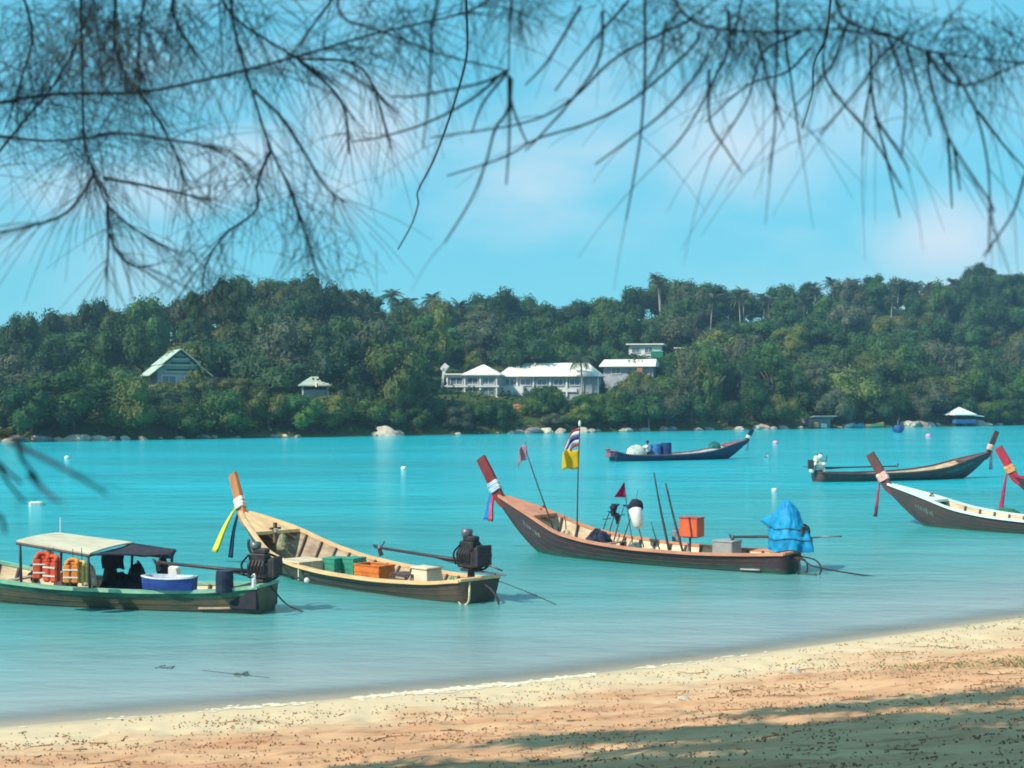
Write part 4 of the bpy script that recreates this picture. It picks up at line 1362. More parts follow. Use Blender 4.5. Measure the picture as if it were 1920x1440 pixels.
# tan boat
p = B2.spot(568, 1050, .53)
t = cargo(B2, 'storage_bench', (p.x, p.y, .10), 'pale wooden storage bench forward in the tan boat', 'bench')
PW = mat("pale_wood", (.66, .54, .38), (.52, .40, .27), scale=3, stretch=(.5, 4, 1), rough=.8, bump=.2)
for i in range(3):
    m = MB(); m.box((0, (i - 1) * .31, .43), (.98, .30, .035), bev=.006); m.build('top_plank', PW, t)
for sx in (-.45, .45):
    m = MB(); m.box((sx, 0, .205), (.04, .9, .41)); m.build('end_panel', PW, t)
m = MB(); m.box((.05, -.43, .205), (.84, .03, .41)); m.build('back_panel', PW, t)
GREENC = mat("green_plastic", (.045, .30, .20), (.035, .22, .15), scale=4, rough=.5)
for px, lb in ((628, 'green plastic crate nearer the bow in the tan boat'), (663, 'green plastic crate next to the orange one in the tan boat')):
    p = B2.spot(px, 1076, .18); crate(B2, 'plastic_crate', (p.x, p.y, .11), (.40, .50, .46), GREENC, lb, 'crate', rz=.25, group='green crates in the tan boat', open_top=False)
ORC = mat("orange_plastic", (.66, .20, .04), (.50, .12, .03), scale=3, rough=.55)
p = B2.spot(702, 1090, .17); crate(B2, 'plastic_crate', (p.x, p.y, .11), (.86, .52, .46), ORC, 'large orange open crate amidships in the tan boat', 'crate', rz=.12, slats=2)
p = B2.spot(760, 1098, .17)
t = cargo(B2, 'dark_rack', (p.x, p.y, .11), 'dark low slatted rack between orange crate and pale box', 'rack')
for sx in (-.28, .28):
    for sy in (-.22, .22):
        m = MB(); m.box((sx, sy, .17), (.035, .035, .34)); m.build('leg', RIB_DARK, t)
for i in range(4):
    m = MB(); m.box((0, .22, .06 + i * .085), (.56, .02, .05)); m.build('slat', RIB_DARK, t)
for i in range(4):
    m = MB(); m.box((0, -.20 + i * .13, .35), (.62, .10, .02)); m.build('slat', RIB_DARK, t)
p = B2.spot(800, 1102, .14)
t = cargo(B2, 'tapered_box', (p.x, p.y, .10), 'pale box tapering upwards near the stern of the tan boat', 'box', .05)
BX = mat("pale_box", (.70, .60, .44), (.58, .47, .33), scale=3, rough=.85, bump=.2)
m = MB(); m.box((0, 0, .25), (.66, .60, .50), taper=.80, bev=.012); m.build('body', BX, t)
m = MB(); m.box((0, 0, .525), (.60, .55, .05), bev=.012); m.build('lid', BX, t)
p = B2.spot(848, 1098, .36); jerrycan(B2, (p.x, p.y, .34), mat("bright_green", (.05, .46, .20)), 'small bright green can by the stern of the tan boat', (.14, .12, .17))
heap(B2, 'cloth_bundle', B2.spot(530, 1032, .62), (.34, .30, .42), mat("olive_cloth", (.34, .34, .20), (.24, .22, .14), scale=6), 'olive cloth bundle behind the bow deck of the tan boat', 'cloth', 8)
def bitt(B, px, py, z, hgt):
    p = B.spot(px, py, z)
    m = MB(); m.box((p.x, p.y, z + hgt / 2 - .1), (.09, .09, hgt + .2), bev=.012); m.box((p.x, p.y, z + hgt * .55), (.06, .34, .06), bev=.01)
    b_ = m.build('mooring_bitt', mat("bitt_wood", (.20, .11, .07), (.12, .07, .05)), B.root)
    m = MB()
    for k in range(3):
        m.tube([(p.x + .07 * math.cos(a), p.y + .07 * math.sin(a), z + hgt * .30 + .035 * k) for a in [i * math.pi / 5 for i in range(11)]], .018, 5)
    m.build('rope_turns', ROPE_C, b_, True)
bitt(B2, 516, 1004, 1.06, .34)
bitt(B3, 1018, 963, 1.12, .26)
bitt(B6, 1747, 935, 1.0, .22)
m_loop = [B2.world(v) for v in ((.02, .30, .50), (-.12, .42, .30), (-.10, .44, .06), (.10, .45, -.04), (.22, .46, .12), (.20, .44, .30))]
rope('coiled_rope', m_loop + [B2.world((.02, .42, .02)), B2.world((-.02, .46, -.18))], .026, ROPE_C, 'cream rope loop hanging over the stern of the tan boat', group='stern ropes')
rope('coiled_rope', [B2.world(v) for v in ((-.05, -.10, .40), (-.30, -.12, .28), (-.52, -.10, .04), (-.46, -.06, -.16))], .03, ROPE_D, 'dark rope loop touching the water behind the tan boat', group='stern ropes')
rope('mooring_rope', [B2.world((-.1, -.3, .52)), B2.world((-.8, -.6, .30)), B2.world((-1.6, -1.2, -.1))], .010, ROPE_D, 'thin dark line running off the stern of the tan boat', group='mooring ropes')
m = MB(); m.box((-.18, 0, .70), (.75, .12, .04)); m.tube([(-.5, 0, .7), (-.85, -.02, .69)], .02, 6); m.build('stern_bracket', STEEL, B2.root)

# fishing boat with flags
heap(B3, 'green_tarp', (lambda q: (q.x, q.y, .42))(B3.spot(1022, 990, .55)), (1.05, .58, .42), mat("emerald_sheet", (.02, .50, .26), (.02, .38, .20), scale=3, rough=.5), 'emerald plastic sheet behind the bow deck of the flagged boat', 'sheet', 12)
heap(B3, 'tan_net', (lambda q: (q.x, q.y, .10))(B3.spot(1062, 1006, .45)), (1.0, .8, .55), mat("tan_net", (.56, .46, .30), (.42, .33, .2), scale=16, rough=.95, bump=.6, bscale=40), 'heap of tan fishing net in the flagged boat', 'net', 13)
heap(B3, 'white_sack', (lambda q: (q.x, q.y, .14))(B3.spot(1094, 1006, .45)), (.52, .5, .62), WHITE, 'white sack beside the tan net in the flagged boat', 'sack', 14)
heap(B3, 'dark_net', (lambda q: (q.x, q.y, .10))(B3.spot(1122, 1016, .42)), (1.0, .8, .62), mat("navy_net", (.018, .022, .05), (.04, .05, .08), scale=14, rough=.95, bump=.7, bscale=35), 'heap of dark blue net amidships in the flagged boat', 'net', 15)
for px, py, lb in ((1146, 1010, 'foremost'), (1162, 1012, 'second')):
    p = B3.spot(px, py, .40)
    m = MB(); m.tube([(0, 0, 0), (0, 0, .06), (0, 0, .26), (0, 0, .30)], [.08, .105, .105, .06], 12)
    o = m.build('foam_float', CREAM, None, True); o.location = B3.world((p.x, p.y, .26)); o.rotation_euler = (0.2, .3, 0)
    tag(o, f'{lb} small cream foam float beside the dark net', 'float', 'foam floats')
for px, py, s, lb in ((1212, 1030, .36, 'square cream foam block below the bare poles'), (1255, 1034, .34, 'square cream foam block at the foot of the bare poles')):
    p = B3.spot(px, py, .35)
    m = MB(); m.box((0, 0, s * .4), (s, s * .8, s * .8), bev=.02)
    o = m.build('foam_block', CREAM); o.location = B3.world((p.x, p.y, .10)); o.rotation_euler = (0, 0, B3.ang + .1); tag(o, lb, 'block', 'foam blocks')
heap(B3, 'teal_cloth', (lambda q: (q.x, q.y, .10))(B3.spot(1192, 1024, .35)), (.5, .4, .34), mat("grey_teal", (.10, .18, .18), (.07, .12, .13)), 'small grey-teal cloth heap amidships in the flagged boat', 'cloth', 17)

def pole(B, name, base_px, base_py, z, top_px, top_py, r, m_, label, cat, group=None, dz=-.3):
    p = B.spot(base_px, base_py, z)
    q = B.depth_at(top_px, top_py, p)
    root = cargo(B, name, p, label, cat, 0, group)
    d = q - p
    base = d * (dz / max(.2, d.z))
    m = MB(); m.tube(cr([base, d * .5 + Vector((.02, .0, 0)), d], 4), [r * (1 - .4 * i / 8) for i in range(9)], 6)
    m.build('pole', m_, root, True)
    return root, d
BAM = mat("dark_bamboo", (.045, .045, .055), (.09, .075, .06), scale=8, rough=.7)
def cloth(root, off, w, h, droop, m_, seed, name='flag', rz=0.0, bands=None):
    rows = flag_mesh(w, h, droop, seed)
    rot = Matrix.Rotation(rz, 3, 'Z')
    rows = [[Vector(off) + rot @ p for p in r_] for r_ in rows]
    if not bands:
        m = MB(); m.grid(rows); o = m.build(name, m_, root, True); o.modifiers.new('t', 'SOLIDIFY').thickness = .006
        return o
    first = None
    n = len(rows) - 1
    acc = 0
    tot = sum(b_[0] for b_ in bands)
    for wgt, bm_ in bands:
        i0 = round(n * acc / tot); acc += wgt; i1 = round(n * acc / tot)
        m = MB(); m.grid(rows[i0:i1 + 1]); o = m.build('flag_stripe', bm_, root, True); o.modifiers.new('t', 'SOLIDIFY').thickness = .006
r1, d1 = pole(B3, 'flag_pole', 1033, 978, .95, 988, 850, .024, BAM, 'slanting pole with a pale pink flag near the bow of the flagged boat', 'flag', 'flags on poles')
away = -B3.ang
cloth(r1, d1 + Vector((0, 0, .30)), .34, .46, .26, mat("pale_pink_flag", (.62, .46, .52), (.55, .30, .38), scale=3, trans=.45), 1.2, rz=away + R(178))
m = MB(); m.tube([d1, d1 + Vector((.05, 0, .36))], [.014, .008], 5); m.build('pole_tip', BAM, r1)
r2, d2 = pole(B3, 'flag_pole', 1082, 1008, .50, 1087, 800, .026, BAM, 'upright pole flying a striped flag above a yellow flag', 'flag', 'flags on poles')
FR = mat("flag_red", (.50, .03, .06), (.40, .03, .05), trans=.2); FW = mat("flag_white", (.76, .74, .76), trans=.2); FB = mat("flag_blue", (.04, .06, .30), (.03, .05, .22), trans=.2)
FY = mat("flag_yellow", (.82, .55, .02), (.72, .44, .02), scale=2, trans=.25)
cloth(r2, d2 + Vector((0, 0, -.02)), .58, .52, .52, None, 2.0, rz=away + R(176), bands=[(1, FR), (1, FW), (2, FB), (1, FW), (1, FR)])
cloth(r2, d2 + Vector((0.02, .03, -.66)), .62, .56, .10, FY, .4, rz=away + R(184))
m = MB(); m.ball(d2 + Vector((0, 0, .09)), .045, 8, 6, sq=(1, 1, 2.2)); m.build('pole_tip', FW, r2, True)
r3, d3 = pole(B3, 'flag_pole', 1186, 1016, .45, 1170, 902, .016, BAM, 'short pole with a magenta pennant above the dark net', 'flag', 'flags on poles')
m = MB()
rows = []
for i in range(9):
    u = i / 8
    rows.append([d3 + Matrix.Rotation(away, 3, 'Z') @ Vector((-.34 * u * v / 4 - .06 * v / 4 + .10 * v / 4, .05 * math.sin(5 * u), -.48 * v / 4 * (1 - .1 * u) - .03 * u)) for v in range(5)])
m.grid(rows); o = m.build('flag', mat("magenta_flag", (.52, .03, .15), (.42, .03, .12), trans=.25), r3, True); o.modifiers.new('t', 'SOLIDIFY').thickness = .006
# bundle of marker poles with dark cloths
for i, (bx_, by_, tx, ty, lb) in enumerate(((1128, 1006, 1142, 962, 'foremost of the dark-wrapped marker poles'), (1140, 1010, 1158, 948, 'second dark-wrapped marker pole from the bow'), (1152, 1012, 1170, 950, 'third dark-wrapped marker pole from the bow'), (1168, 1014, 1192, 948, 'rearmost dark-wrapped marker pole behind the white float'))):
    r_, d_ = pole(B3, 'marker_pole', bx_, by_, .45, tx, ty, .022, BAM, lb, 'pole', 'dark-wrapped marker poles')
    m = MB(); rr_ = random.Random(i)
    # a furled dark flag drooping from the pole top
    e0 = d_ + Vector((0, 0, .04)); sw = Vector((rr_.uniform(.10, .28), rr_.uniform(-.1, .1), 0)) * (1 if i % 2 else -1)
    path_ = cr([e0, e0 + sw * .5 + Vector((0, 0, -.02)), e0 + sw + Vector((0, 0, -.16)), e0 + sw * 1.05 + Vector((0, 0, -.36))], 5)
    n_ = len(path_)
    rows_ = []
    for k, p_ in enumerate(path_):
        w_ = (.035 + .075 * math.sin(math.pi * min(1, k / n_ * 1.05 + .08))) * (1 + .25 * rr_.uniform(-1, 1))
        rows_.append([p_ + Vector((math.cos(a_) * w_ * (1 + .35 * math.sin(3 * a_ + k)), math.sin(a_) * w_ * .6, math.sin(a_ * 2) * w_ * .3)) for a_ in [2 * math.pi * j / 12 for j in range(12)]])
    m.grid(rows_, closed=True); m.f.append(tuple(range(12))); e_ = len(m.v) - 12; m.f.append(tuple(e_ + 11 - j for j in range(12)))
    m.tube([d_ * .72 + Vector((-.14, 0, .05)), d_ * .74 + Vector((.16, 0, -.02))], .014, 5)
    m.build('wrapped_cloth', mat("black_cloth", (.014, .016, .03), (.03, .03, .05), scale=8, rough=.95), r_, True)
r_, d_ = pole(B3, 'marker_pole', 1206, 1020, .42, 1190, 952, .018, BAM, 'marker pole carrying a big white float', 'pole')
m = MB(); c0 = d_ + Vector((0, 0, .02)); c1 = d_ * .42 + Vector((-.02, .05, 0))
m.tube([c0, c0.lerp(c1, .1), c0.lerp(c1, .85), c1], [.11, .19, .16, .05], 12); m.build('float', WHITE, r_, True)
m = MB(); m.ball(d_ + Vector((.02, -.1, .03)), .22, 10, 7, jit=.1); m.build('dark_cap', MATS['black_cloth'], r_, True)
m = MB(); m.tube([d_, d_ + Vector((-.12, 0, .55))], [.010, .006], 5); m.build('pole_tip', BAM, r_)
pole(B3, 'bare_pole', 1254, 1028, .40, 1226, 886, .040, BAM, 'tallest bare dark pole leaning amidships in the flagged boat', 'pole', 'bare poles')
pole(B3, 'bare_pole', 1281, 1036, .38, 1248, 906, .040, BAM, 'bare dark pole leaning beside the orange box', 'pole', 'bare poles')
pole(B3, 'bare_pole', 1236, 1026, .38, 1221, 978, .022, BAM, 'shortest bare pole in front of the tall leaning poles', 'pole', 'bare poles')
# orange box raised on a stand
p = B3.spot(1297, 1030, .40)
t = cargo(B3, 'orange_box', (p.x, p.y, .10), 'orange box held up on a thin stand in the flagged boat', 'box', .06)
zb = CZ - (1006 - HZ) / F * B3.world(p).y - .10
m = MB(); m.box((0, 0, zb + .26), (.56, .46, .52), bev=.015); m.build('body', mat("orange_red_paint", (.70, .13, .05), (.58, .10, .045), scale=3, rough=.6), t)
m = MB(); m.box((0, 0, zb + .535), (.60, .50, .035), bev=.01); m.build('lid', mat("orange_red_paint2", (.45, .09, .05)), t)
m = MB(); m.tube([(.05, 0, 0), (.05, 0, zb)], .03, 7); m.box((0, 0, zb - .01), (.4, .3, .03)); m.build('stand', DARKSTEEL, t)
p = B3.spot(1363, 1034, .42); 
t = cargo(B3, 'grey_box', (p.x, p.y, .12), 'plain grey box by the stern of the flagged boat', 'box', .04)
GB = mat("grey_paint", (.34, .34, .33), (.26, .26, .26), scale=3, rough=.75)
m = MB(); m.box((0, 0, .29), (.60, .60, .58), bev=.015); m.build('body', GB, t)
m = MB(); m.box((0, 0, .595), (.64, .64, .04), bev=.01); m.build('lid', GB, t)
p = B3.spot(1262, 1003, .62); jerrycan(B3, (p.x, p.y - .2, .40), mat("grey_can", (.24, .25, .28)), 'grey can behind the tall bare poles in the flagged boat', (.24, .18, .36))
# tarpaulin over the engine
def tarpaulin(B):
    c = B.spot(1482, 1030, .58)
    rows = []
    n = 90
    H = 1.34
    for j in range(41):
        v = j / 40
        row = []
        for k in range(n):
            a = 2 * math.pi * k / n
            w = (.37 * (1 - v) ** .55 + .16 * (1 - v ** 3) + .03) * (1 - .25 * max(0, .25 - v))
            f = 1 + (.20 * abs(math.sin(2.5 * a + 2.2 * v)) + .12 * abs(math.sin(4.5 * a - 3 * v + 1))) * (1.1 - v) - .16 + .20 * N3(math.cos(a) * 1.5, math.sin(a) * 1.5, v * 3) + .10 * abs(N3(math.cos(a) * 4, math.sin(a) * 4, v * 7)) + .05 * N3(math.cos(a) * 9, math.sin(a) * 9, v * 14)
            horn = .34 * math.exp(-((a - .25) / .30) ** 2) * math.exp(-((v - .55) / .10) ** 2)
            row.append(Vector((c.x + (w * f + horn) * math.cos(a) * 1.06 + .12 * v, c.y + (w * f) * math.sin(a) * .92, .58 + H * v + .04 * math.sin(4 * a) * (1 - v))))
        rows.append(row)
    m = MB(); m.grid(rows, closed=True)
    e = len(m.v) - n; m.f.append(tuple(e + k for k in range(n)))
    o = m.build('tarpaulin', mat("blue_tarp", (.008, .30, .55), (.006, .18, .38), scale=3.2, rough=.6, spec=.25, bump=.6, bscale=9), None, True)
    o.location = B.root.location; o.rotation_euler = (0, 0, B.ang)
    rr_ = MB()
    for v_ in (9, 17):
        ring = [Vector(p) + Vector((p[0] - c.x - .05, p[1] - c.y, 0)).normalized() * .008 for p in rows[v_]]
        rr_.tube(ring + [ring[0]], .012, 5)
    rr_.build('tie_rope', ROPE_D, o, True)
    return tag(o, 'bright blue tarpaulin draped over the engine of the flagged boat', 'tarpaulin')
tarpaulin(B3)
rope('mooring_rope', [B3.world((.0, 0, .42)), B3.depth_at(1500, 1030, (0, 0, .4)) and B3.world((-.30, -.05, .36)), B3.world((-.55, -.1, .22)), B3.world((-1.3, -.42, .08)), B3.world((-2.3, -.95, -.06))], .022, ROPE_D, 'dark rope running back from the stern of the flagged boat', group='mooring ropes')
for i, (dy, x1) in enumerate(((.12, -.16), (-.05, -.30), (-.20, -.62))):
    rope('stern_line', [B3.world((.02, dy, .46)), B3.world((x1 * .7 - .1, dy, .38)), B3.world((x1 - .10, dy, .16)), B3.world((x1 + .02, dy, -.12))], .024, ROPE_D, ('inner', 'middle', 'outer')[i] + ' dark line looping down at the stern of the flagged boat', group='stern ropes')
m = MB(); m.box((-.32, .05, .02), (.75, .10, .04)); m.build('rudder_foot', MATS['hull_plum'], B3.root)

# pale-decked boat
heap(B6, 'green_net', (lambda q: (q.x, q.y, .55))(B6.spot(1752, 942, .85)), (1.1, .6, .34), mat("green_net", (.035, .20, .13), (.03, .12, .09), scale=12, rough=.95, bump=.5), 'green net heaped behind the pale mint bow deck', 'net', 31)
heap(B6, 'green_tarp', (lambda q: (q.x, q.y, .12))(B6.spot(1888, 958, .55)), (1.3, .8, .50), MATS['green_net'], 'green sheet lying amidships in the mint-decked boat', 'sheet', 33)
# navy far boat: bundle, drum, person
heap(B4, 'pale_bundle', (2.05, -.1, .30), (1.7, 1.0, .86), mat("pale_sacking", (.70, .74, .64), (.58, .60, .52), scale=4), 'pale bundle in front of the person in the far navy boat', 'bundle', 41)
heap(B4, 'pink_sack', (3.05, .25, .30), (.62, .6, .50), mat("pink_sack", (.66, .36, .32), (.56, .3, .3)), 'small pink sack below the person in the far navy boat', 'sack', 42)
drum(B4, (3.85, .05, .12), .42, 1.12, mat("mid_blue_drum", (.06, .20, .46), (.05, .15, .36), scale=3, rough=.5), 'mid blue drum beside the person in the far navy boat', group='drums in the far navy boat')
drum(B4, (4.75, -.1, .12), .42, 1.20, mat("deep_blue_drum", (.025, .05, .17), (.02, .04, .12), scale=3, rough=.5), 'deep navy drum, taller one nearer the bow of the far navy boat', group='drums in the far navy boat')
heap(B4, 'green_bundle', (9.3, .0, .80), (1.1, .6, .55), mat("teal_net", (.04, .20, .19), (.03, .13, .13), scale=8), 'green net bundle near the bow of the far navy boat', 'net', 44)
def person(B):
    root = cargo(B, 'person', (3.15, -.12, 0), 'person in a pale shirt leaning over the bundle in the far boat', 'person')
    V = {'pelvis': (0, 0, .98), 'spine': (-.10, 0, 1.20), 'chest': (-.16, 0, 1.40), 'neck': (-.13, 0, 1.56), 'chin': (-.10, 0, 1.64), 'head': (-.10, 0, 1.75), 'crown': (-.11, 0, 1.84),
         'sl': (-.18, .19, 1.46), 'el': (-.42, .25, 1.30), 'hl': (-.66, .18, 1.20), 'fl': (-.75, .16, 1.17), 'sr': (-.18, -.19, 1.46), 'er': (-.42, -.25, 1.28), 'hr': (-.66, -.18, 1.18), 'fr': (-.75, -.16, 1.15),
         'tl': (.02, .12, .92), 'kl': (-.16, .16, .56), 'al': (-.04, .15, .20), 'ol': (-.20, .16, .14), 'tr': (.02, -.12, .92), 'kr': (-.16, -.16, .56), 'ar': (-.04, -.15, .20), 'or': (-.20, -.16, .14)}
    for k_ in V:
        if k_[0] not in 'tkao' or k_ in ('pelvis',):
            V[k_] = (V[k_][0], V[k_][1], V[k_][2] - .36)
    for sg, sfx in ((1, 'l'), (-1, 'r')):
        V['t' + sfx] = (.02, sg * .12, .57); V['k' + sfx] = (-.34, sg * .17, .50); V['a' + sfx] = (-.06, sg * .15, .20); V['o' + sfx] = (-.22, sg * .16, .14)
    Rr = {'pelvis': .15, 'spine': .13, 'chest': .15, 'neck': .055, 'chin': .075, 'head': .10, 'crown': .06, 'sl': .075, 'el': .05, 'hl': .038, 'fl': .03, 'sr': .075, 'er': .05, 'hr': .038, 'fr': .03, 'tl': .11, 'kl': .07, 'al': .05, 'ol': .04, 'tr': .11, 'kr': .07, 'ar': .05, 'or': .04}
    E = [('pelvis', 'spine'), ('spine', 'chest'), ('chest', 'neck'), ('neck', 'chin'), ('chin', 'head'), ('head', 'crown'), ('chest', 'sl'), ('sl', 'el'), ('el', 'hl'), ('hl', 'fl'), ('chest', 'sr'), ('sr', 'er'), ('er', 'hr'), ('hr', 'fr'), ('pelvis', 'tl'), ('tl', 'kl'), ('kl', 'al'), ('al', 'ol'), ('pelvis', 'tr'), ('tr', 'kr'), ('kr', 'ar'), ('ar', 'or')]
    bm = bmesh.new(); sl = bm.verts.layers.skin.verify(); D = {}
    for k, c in V.items():
        v = bm.verts.new(c); v[sl].radius = (Rr[k], Rr[k]); v[sl].use_root = (k == 'pelvis'); D[k] = v
    for a, b in E: bm.edges.new((D[a], D[b]))
    me = bpy.data.meshes.new('body'); bm.to_mesh(me); bm.free()
    me.materials.append(mat("skin", (.24, .13, .08), (.20, .10, .065), rough=.6))
    o = obj('body', me, root); o.modifiers.new('skin', 'SKIN'); sb = o.modifiers.new('sub', 'SUBSURF'); sb.levels = 1; sb.render_levels = 2
    m = MB(); rows = []
    for z, w, d, x in ((z_ - .36, w_, d_, x_) for z_, w_, d_, x_ in ((.92, .19, .15, 0), (1.05, .19, .155, -.03), (1.20, .185, .15, -.10), (1.36, .215, .17, -.155), (1.48, .20, .13, -.16), (1.55, .09, .085, -.135))):
        rows.append([Vector((x + d * math.cos(a), w * math.sin(a), z)) for a in [2 * math.pi * k / 14 for k in range(14)]])
    m.grid(rows, closed=True)
    for s_ in (-1, 1):
        m.tube([(-.16, s_ * .16, 1.11), (-.30, s_ * .225, 1.025), (-.40, s_ * .25, .95)], [.095, .08, .075], 10)
    m.build('shirt', mat("pale_shirt", (.70, .68, .68), (.60, .56, .56)), root, True)
    m = MB(); rows = []
    for s_ in (-1, 1):
        m.tube([(.02, s_ * .10, .62), (-.02, s_ * .13, .58), (-.18, s_ * .15, .55), (-.30, s_ * .165, .52)], [.15, .135, .105, .095], 10)
    m.build('shorts', mat("dark_shorts", (.05, .06, .09)), root, True)
    m = MB(); m.ball((-.085, 0, 1.415), .122, 12, 8, sq=(1, .92, .95)); m.build('hair', mat("dark_hair", (.012, .011, .012)), root, True)
    m = MB()
    m.ball((-.205, 0, 1.35), .022, 6, 5)
    for s_ in (-1, 1):
        m.ball((-.09, s_ * .10, 1.36), .028, 6, 5)
    m.build('nose_and_ears', MATS['skin'], root, True)
person(B4)

# buoys and floats
def buoy(px, py, r, m_, label, flat=.85, tall=False):
    r *= .72
    Y = CZ * F / (py - HZ)
    c = at(px, py, Y); c.z = r * .25
    t = empty('mooring_buoy', (c.x, c.y, 0), 0, label, 'buoy', 'mooring buoys')
    m = MB(); m.ball((0, 0, r * .3), r, 14, 9, sq=(1, 1, flat)); m.build('float', m_, t, True)
    m = MB(); m.tube([(0, 0, r * .3 + r * flat * .95), (0, 0, r * .3 + r * flat * 1.2)], r * .16, 8); m.tube([(r * .16 * math.cos(a), 0, r * .3 + r * flat * 1.25 + r * .16 * math.sin(a)) for a in [i * math.pi / 5 for i in range(11)]], r * .05, 5)
    m.build('eye', DARKSTEEL, t, True)
PINKB = mat("pink_buoy", (.66, .34, .52), (.58, .3, .46))
WB = mat("white_buoy", (.80, .76, .70), (.66, .60, .54), scale=5)
buoy(757, 880, .27, WB, 'white buoy floating alone near the middle of the bay')
buoy(1454, 832, .42, PINKB, 'pink buoy right of the far navy boat')
buoy(1437, 858, .28, WB, 'white buoy just below the pink buoy by the far boat')
buoy(1452, 921, .20, WB, 'white buoy above the blue tarpaulin')
buoy(1741, 819, .5, PINKB, 'pink buoy beyond the brown boat on the right')
buoy(126, 860, .3, WB, 'faint white buoy near the left rocky shore')
Y = CZ * F / (948 - HZ)
t = empty('foam_float', at(66, 948, Y) * 1.0, .4, 'white foam block floating left of the tan boat', 'float')
t.location.z = 0
m = MB(); m.box((0, 0, .05), (.52, .34, .26), bev=.06); m.build('block', WB, t)
m = MB(); m.tube([(.2, -.05, .16), (.32, -.05, .12), (.40, -.02, .02)], .03, 6); m.build('rope_end', ROPE_C, t, True)

# ------------------------------------------------------------------ houses on the hill
GLASS = mat("window_glass", (.10, .14, .18), (.16, .22, .26), scale=.6, rough=.08, spec=.6)
HWHITE = mat("house_white", (.74, .73, .70), (.64, .63, .60), scale=1.2, rough=.8)
HROOF = mat("pale_roof", (.80, .77, .68), (.70, .66, .57), scale=1.5, rough=.7)
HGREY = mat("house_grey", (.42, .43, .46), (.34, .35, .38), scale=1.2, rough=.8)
def house_root(name, px, py, Y, rz, label):
    p = at(px, py, Y)
    return empty(name, p, rz, label, 'house'), p
def window(root, x0, x1, z0, z1, y=0.0, fr=HWHITE):
    w = MB(); w.quad((x0, y - .03, z0), (x1, y - .03, z0), (x1, y - .03, z1), (x0, y - .03, z1))
    m = MB(); f = .09
    for (a, b, c, d) in ((x0 - f, x1 + f, z0 - f, z0), (x0 - f, x1 + f, z1, z1 + f), (x0 - f, x0, z0, z1), (x1, x1 + f, z0, z1), ((x0 + x1) / 2 - .03, (x0 + x1) / 2 + .03, z0, z1)):
        m.box(((a + b) / 2, y - .06, (c + d) / 2), (b - a, .14, d - c))
    o = m.build('window', fr, root)
    w.build('pane', GLASS, o)
def hip(root, x0, x1, y0, y1, z0, z1, rin, m_, name='roof', th=.14):
    cy = (y0 + y1) / 2
    m = MB()
    V = [(x0, y0, z0), (x1, y0, z0), (x1, y1, z0), (x0, y1, z0), (x0 + rin[0], cy, z1), (x1 - rin[1], cy, z1), (x0, y0, z0 - th), (x1, y0, z0 - th), (x1, y1, z0 - th), (x0, y1, z0 - th)]
    m.add(V, [(0, 1, 5, 4), (1, 2, 5), (2, 3, 4, 5), (3, 0, 4), (6, 9, 8, 7), (0, 6, 7, 1), (1, 7, 8, 2), (2, 8, 9, 3), (3, 9, 6, 0)])
    return m.build(name, m_, root)
def wall(root, x0, x1, y0, y1, z0, z1, m_, name='wall'):
    m = MB(); m.box(((x0 + x1) / 2, (y0 + y1) / 2, (z0 + z1) / 2), (x1 - x0, y1 - y0, z1 - z0)); return m.build(name, m_, root)
# white pavilion : 12.26 px per metre at 212 m
h1, _ = house_root('white_pavilion', 882, 744, 212, R(-6), 'white two-storey pavilion with a pointed roof on the hillside')
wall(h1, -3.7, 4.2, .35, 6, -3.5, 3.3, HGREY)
for x in (-3.6, -.9, 1.5, 4.0):
    m = MB(); m.box((x, .10, .2), (.24, .24, 6.4)); m.build('post', HWHITE, h1)
for z in (-.15, 1.62, 3.2):
    m = MB(); m.box((.2, .14, z), (8.4, .5, .26)); m.build('floor_band', HWHITE, h1)
for x0, x1 in ((-3.1, -1.3), (-.5, 1.1), (1.9, 3.6)):
    window(h1, x0, x1, .2, 1.35, .35); window(h1, x0, x1, 1.95, 2.9, .35)
hip(h1, -1.4, 4.7, -.4, 6.3, 3.42, 5.0, (2.9, 2.9), HROOF)
m = MB(); m.box((-2.7, 2.9, 3.46), (2.9, 6.4, .22)); m.build('flat_roof', HROOF, h1)
m = MB(); m.box((-4.3, .8, 2.6), (.35, 1.6, 3.6), ry=.12); m.box((-4.05, .6, 4.5), (.8, 1.2, 1.1), ry=.7); m.build('gable_wing', HWHITE, h1)
# long white house : 12.04 px per metre at 216 m
h2, _ = house_root('long_white_house', 1031, 748, 216, R(-8), 'long white house with a broad pale roof on the hillside')
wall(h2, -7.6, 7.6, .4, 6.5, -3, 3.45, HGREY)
wall(h2, -7.7, -4.0, -1.6, .35, -3, 2.0, HWHITE, 'white_annex')
for x in (-7.6, -5.2, -2.6, 0, 2.6, 5.1, 7.5):
    m = MB(); m.box((x, .26, 1.9), (.26, .24, 3.1)); m.build('post', HWHITE, h2)
for x0, x1 in ((-7.0, -5.7), (-4.6, -3.1), (-2.0, -.6), (.6, 2.0), (3.1, 4.6)):
    window(h2, x0, x1, 2.15, 3.1, .4)
m = MB(); m.box((1.6, .3, 1.35), (5.2, .3, .55)); m.build('balcony_wall', HWHITE, h2)
hip(h2, -8.3, 8.1, -.5, 7.4, 3.6, 5.7, (2.2, 2.4), HROOF)
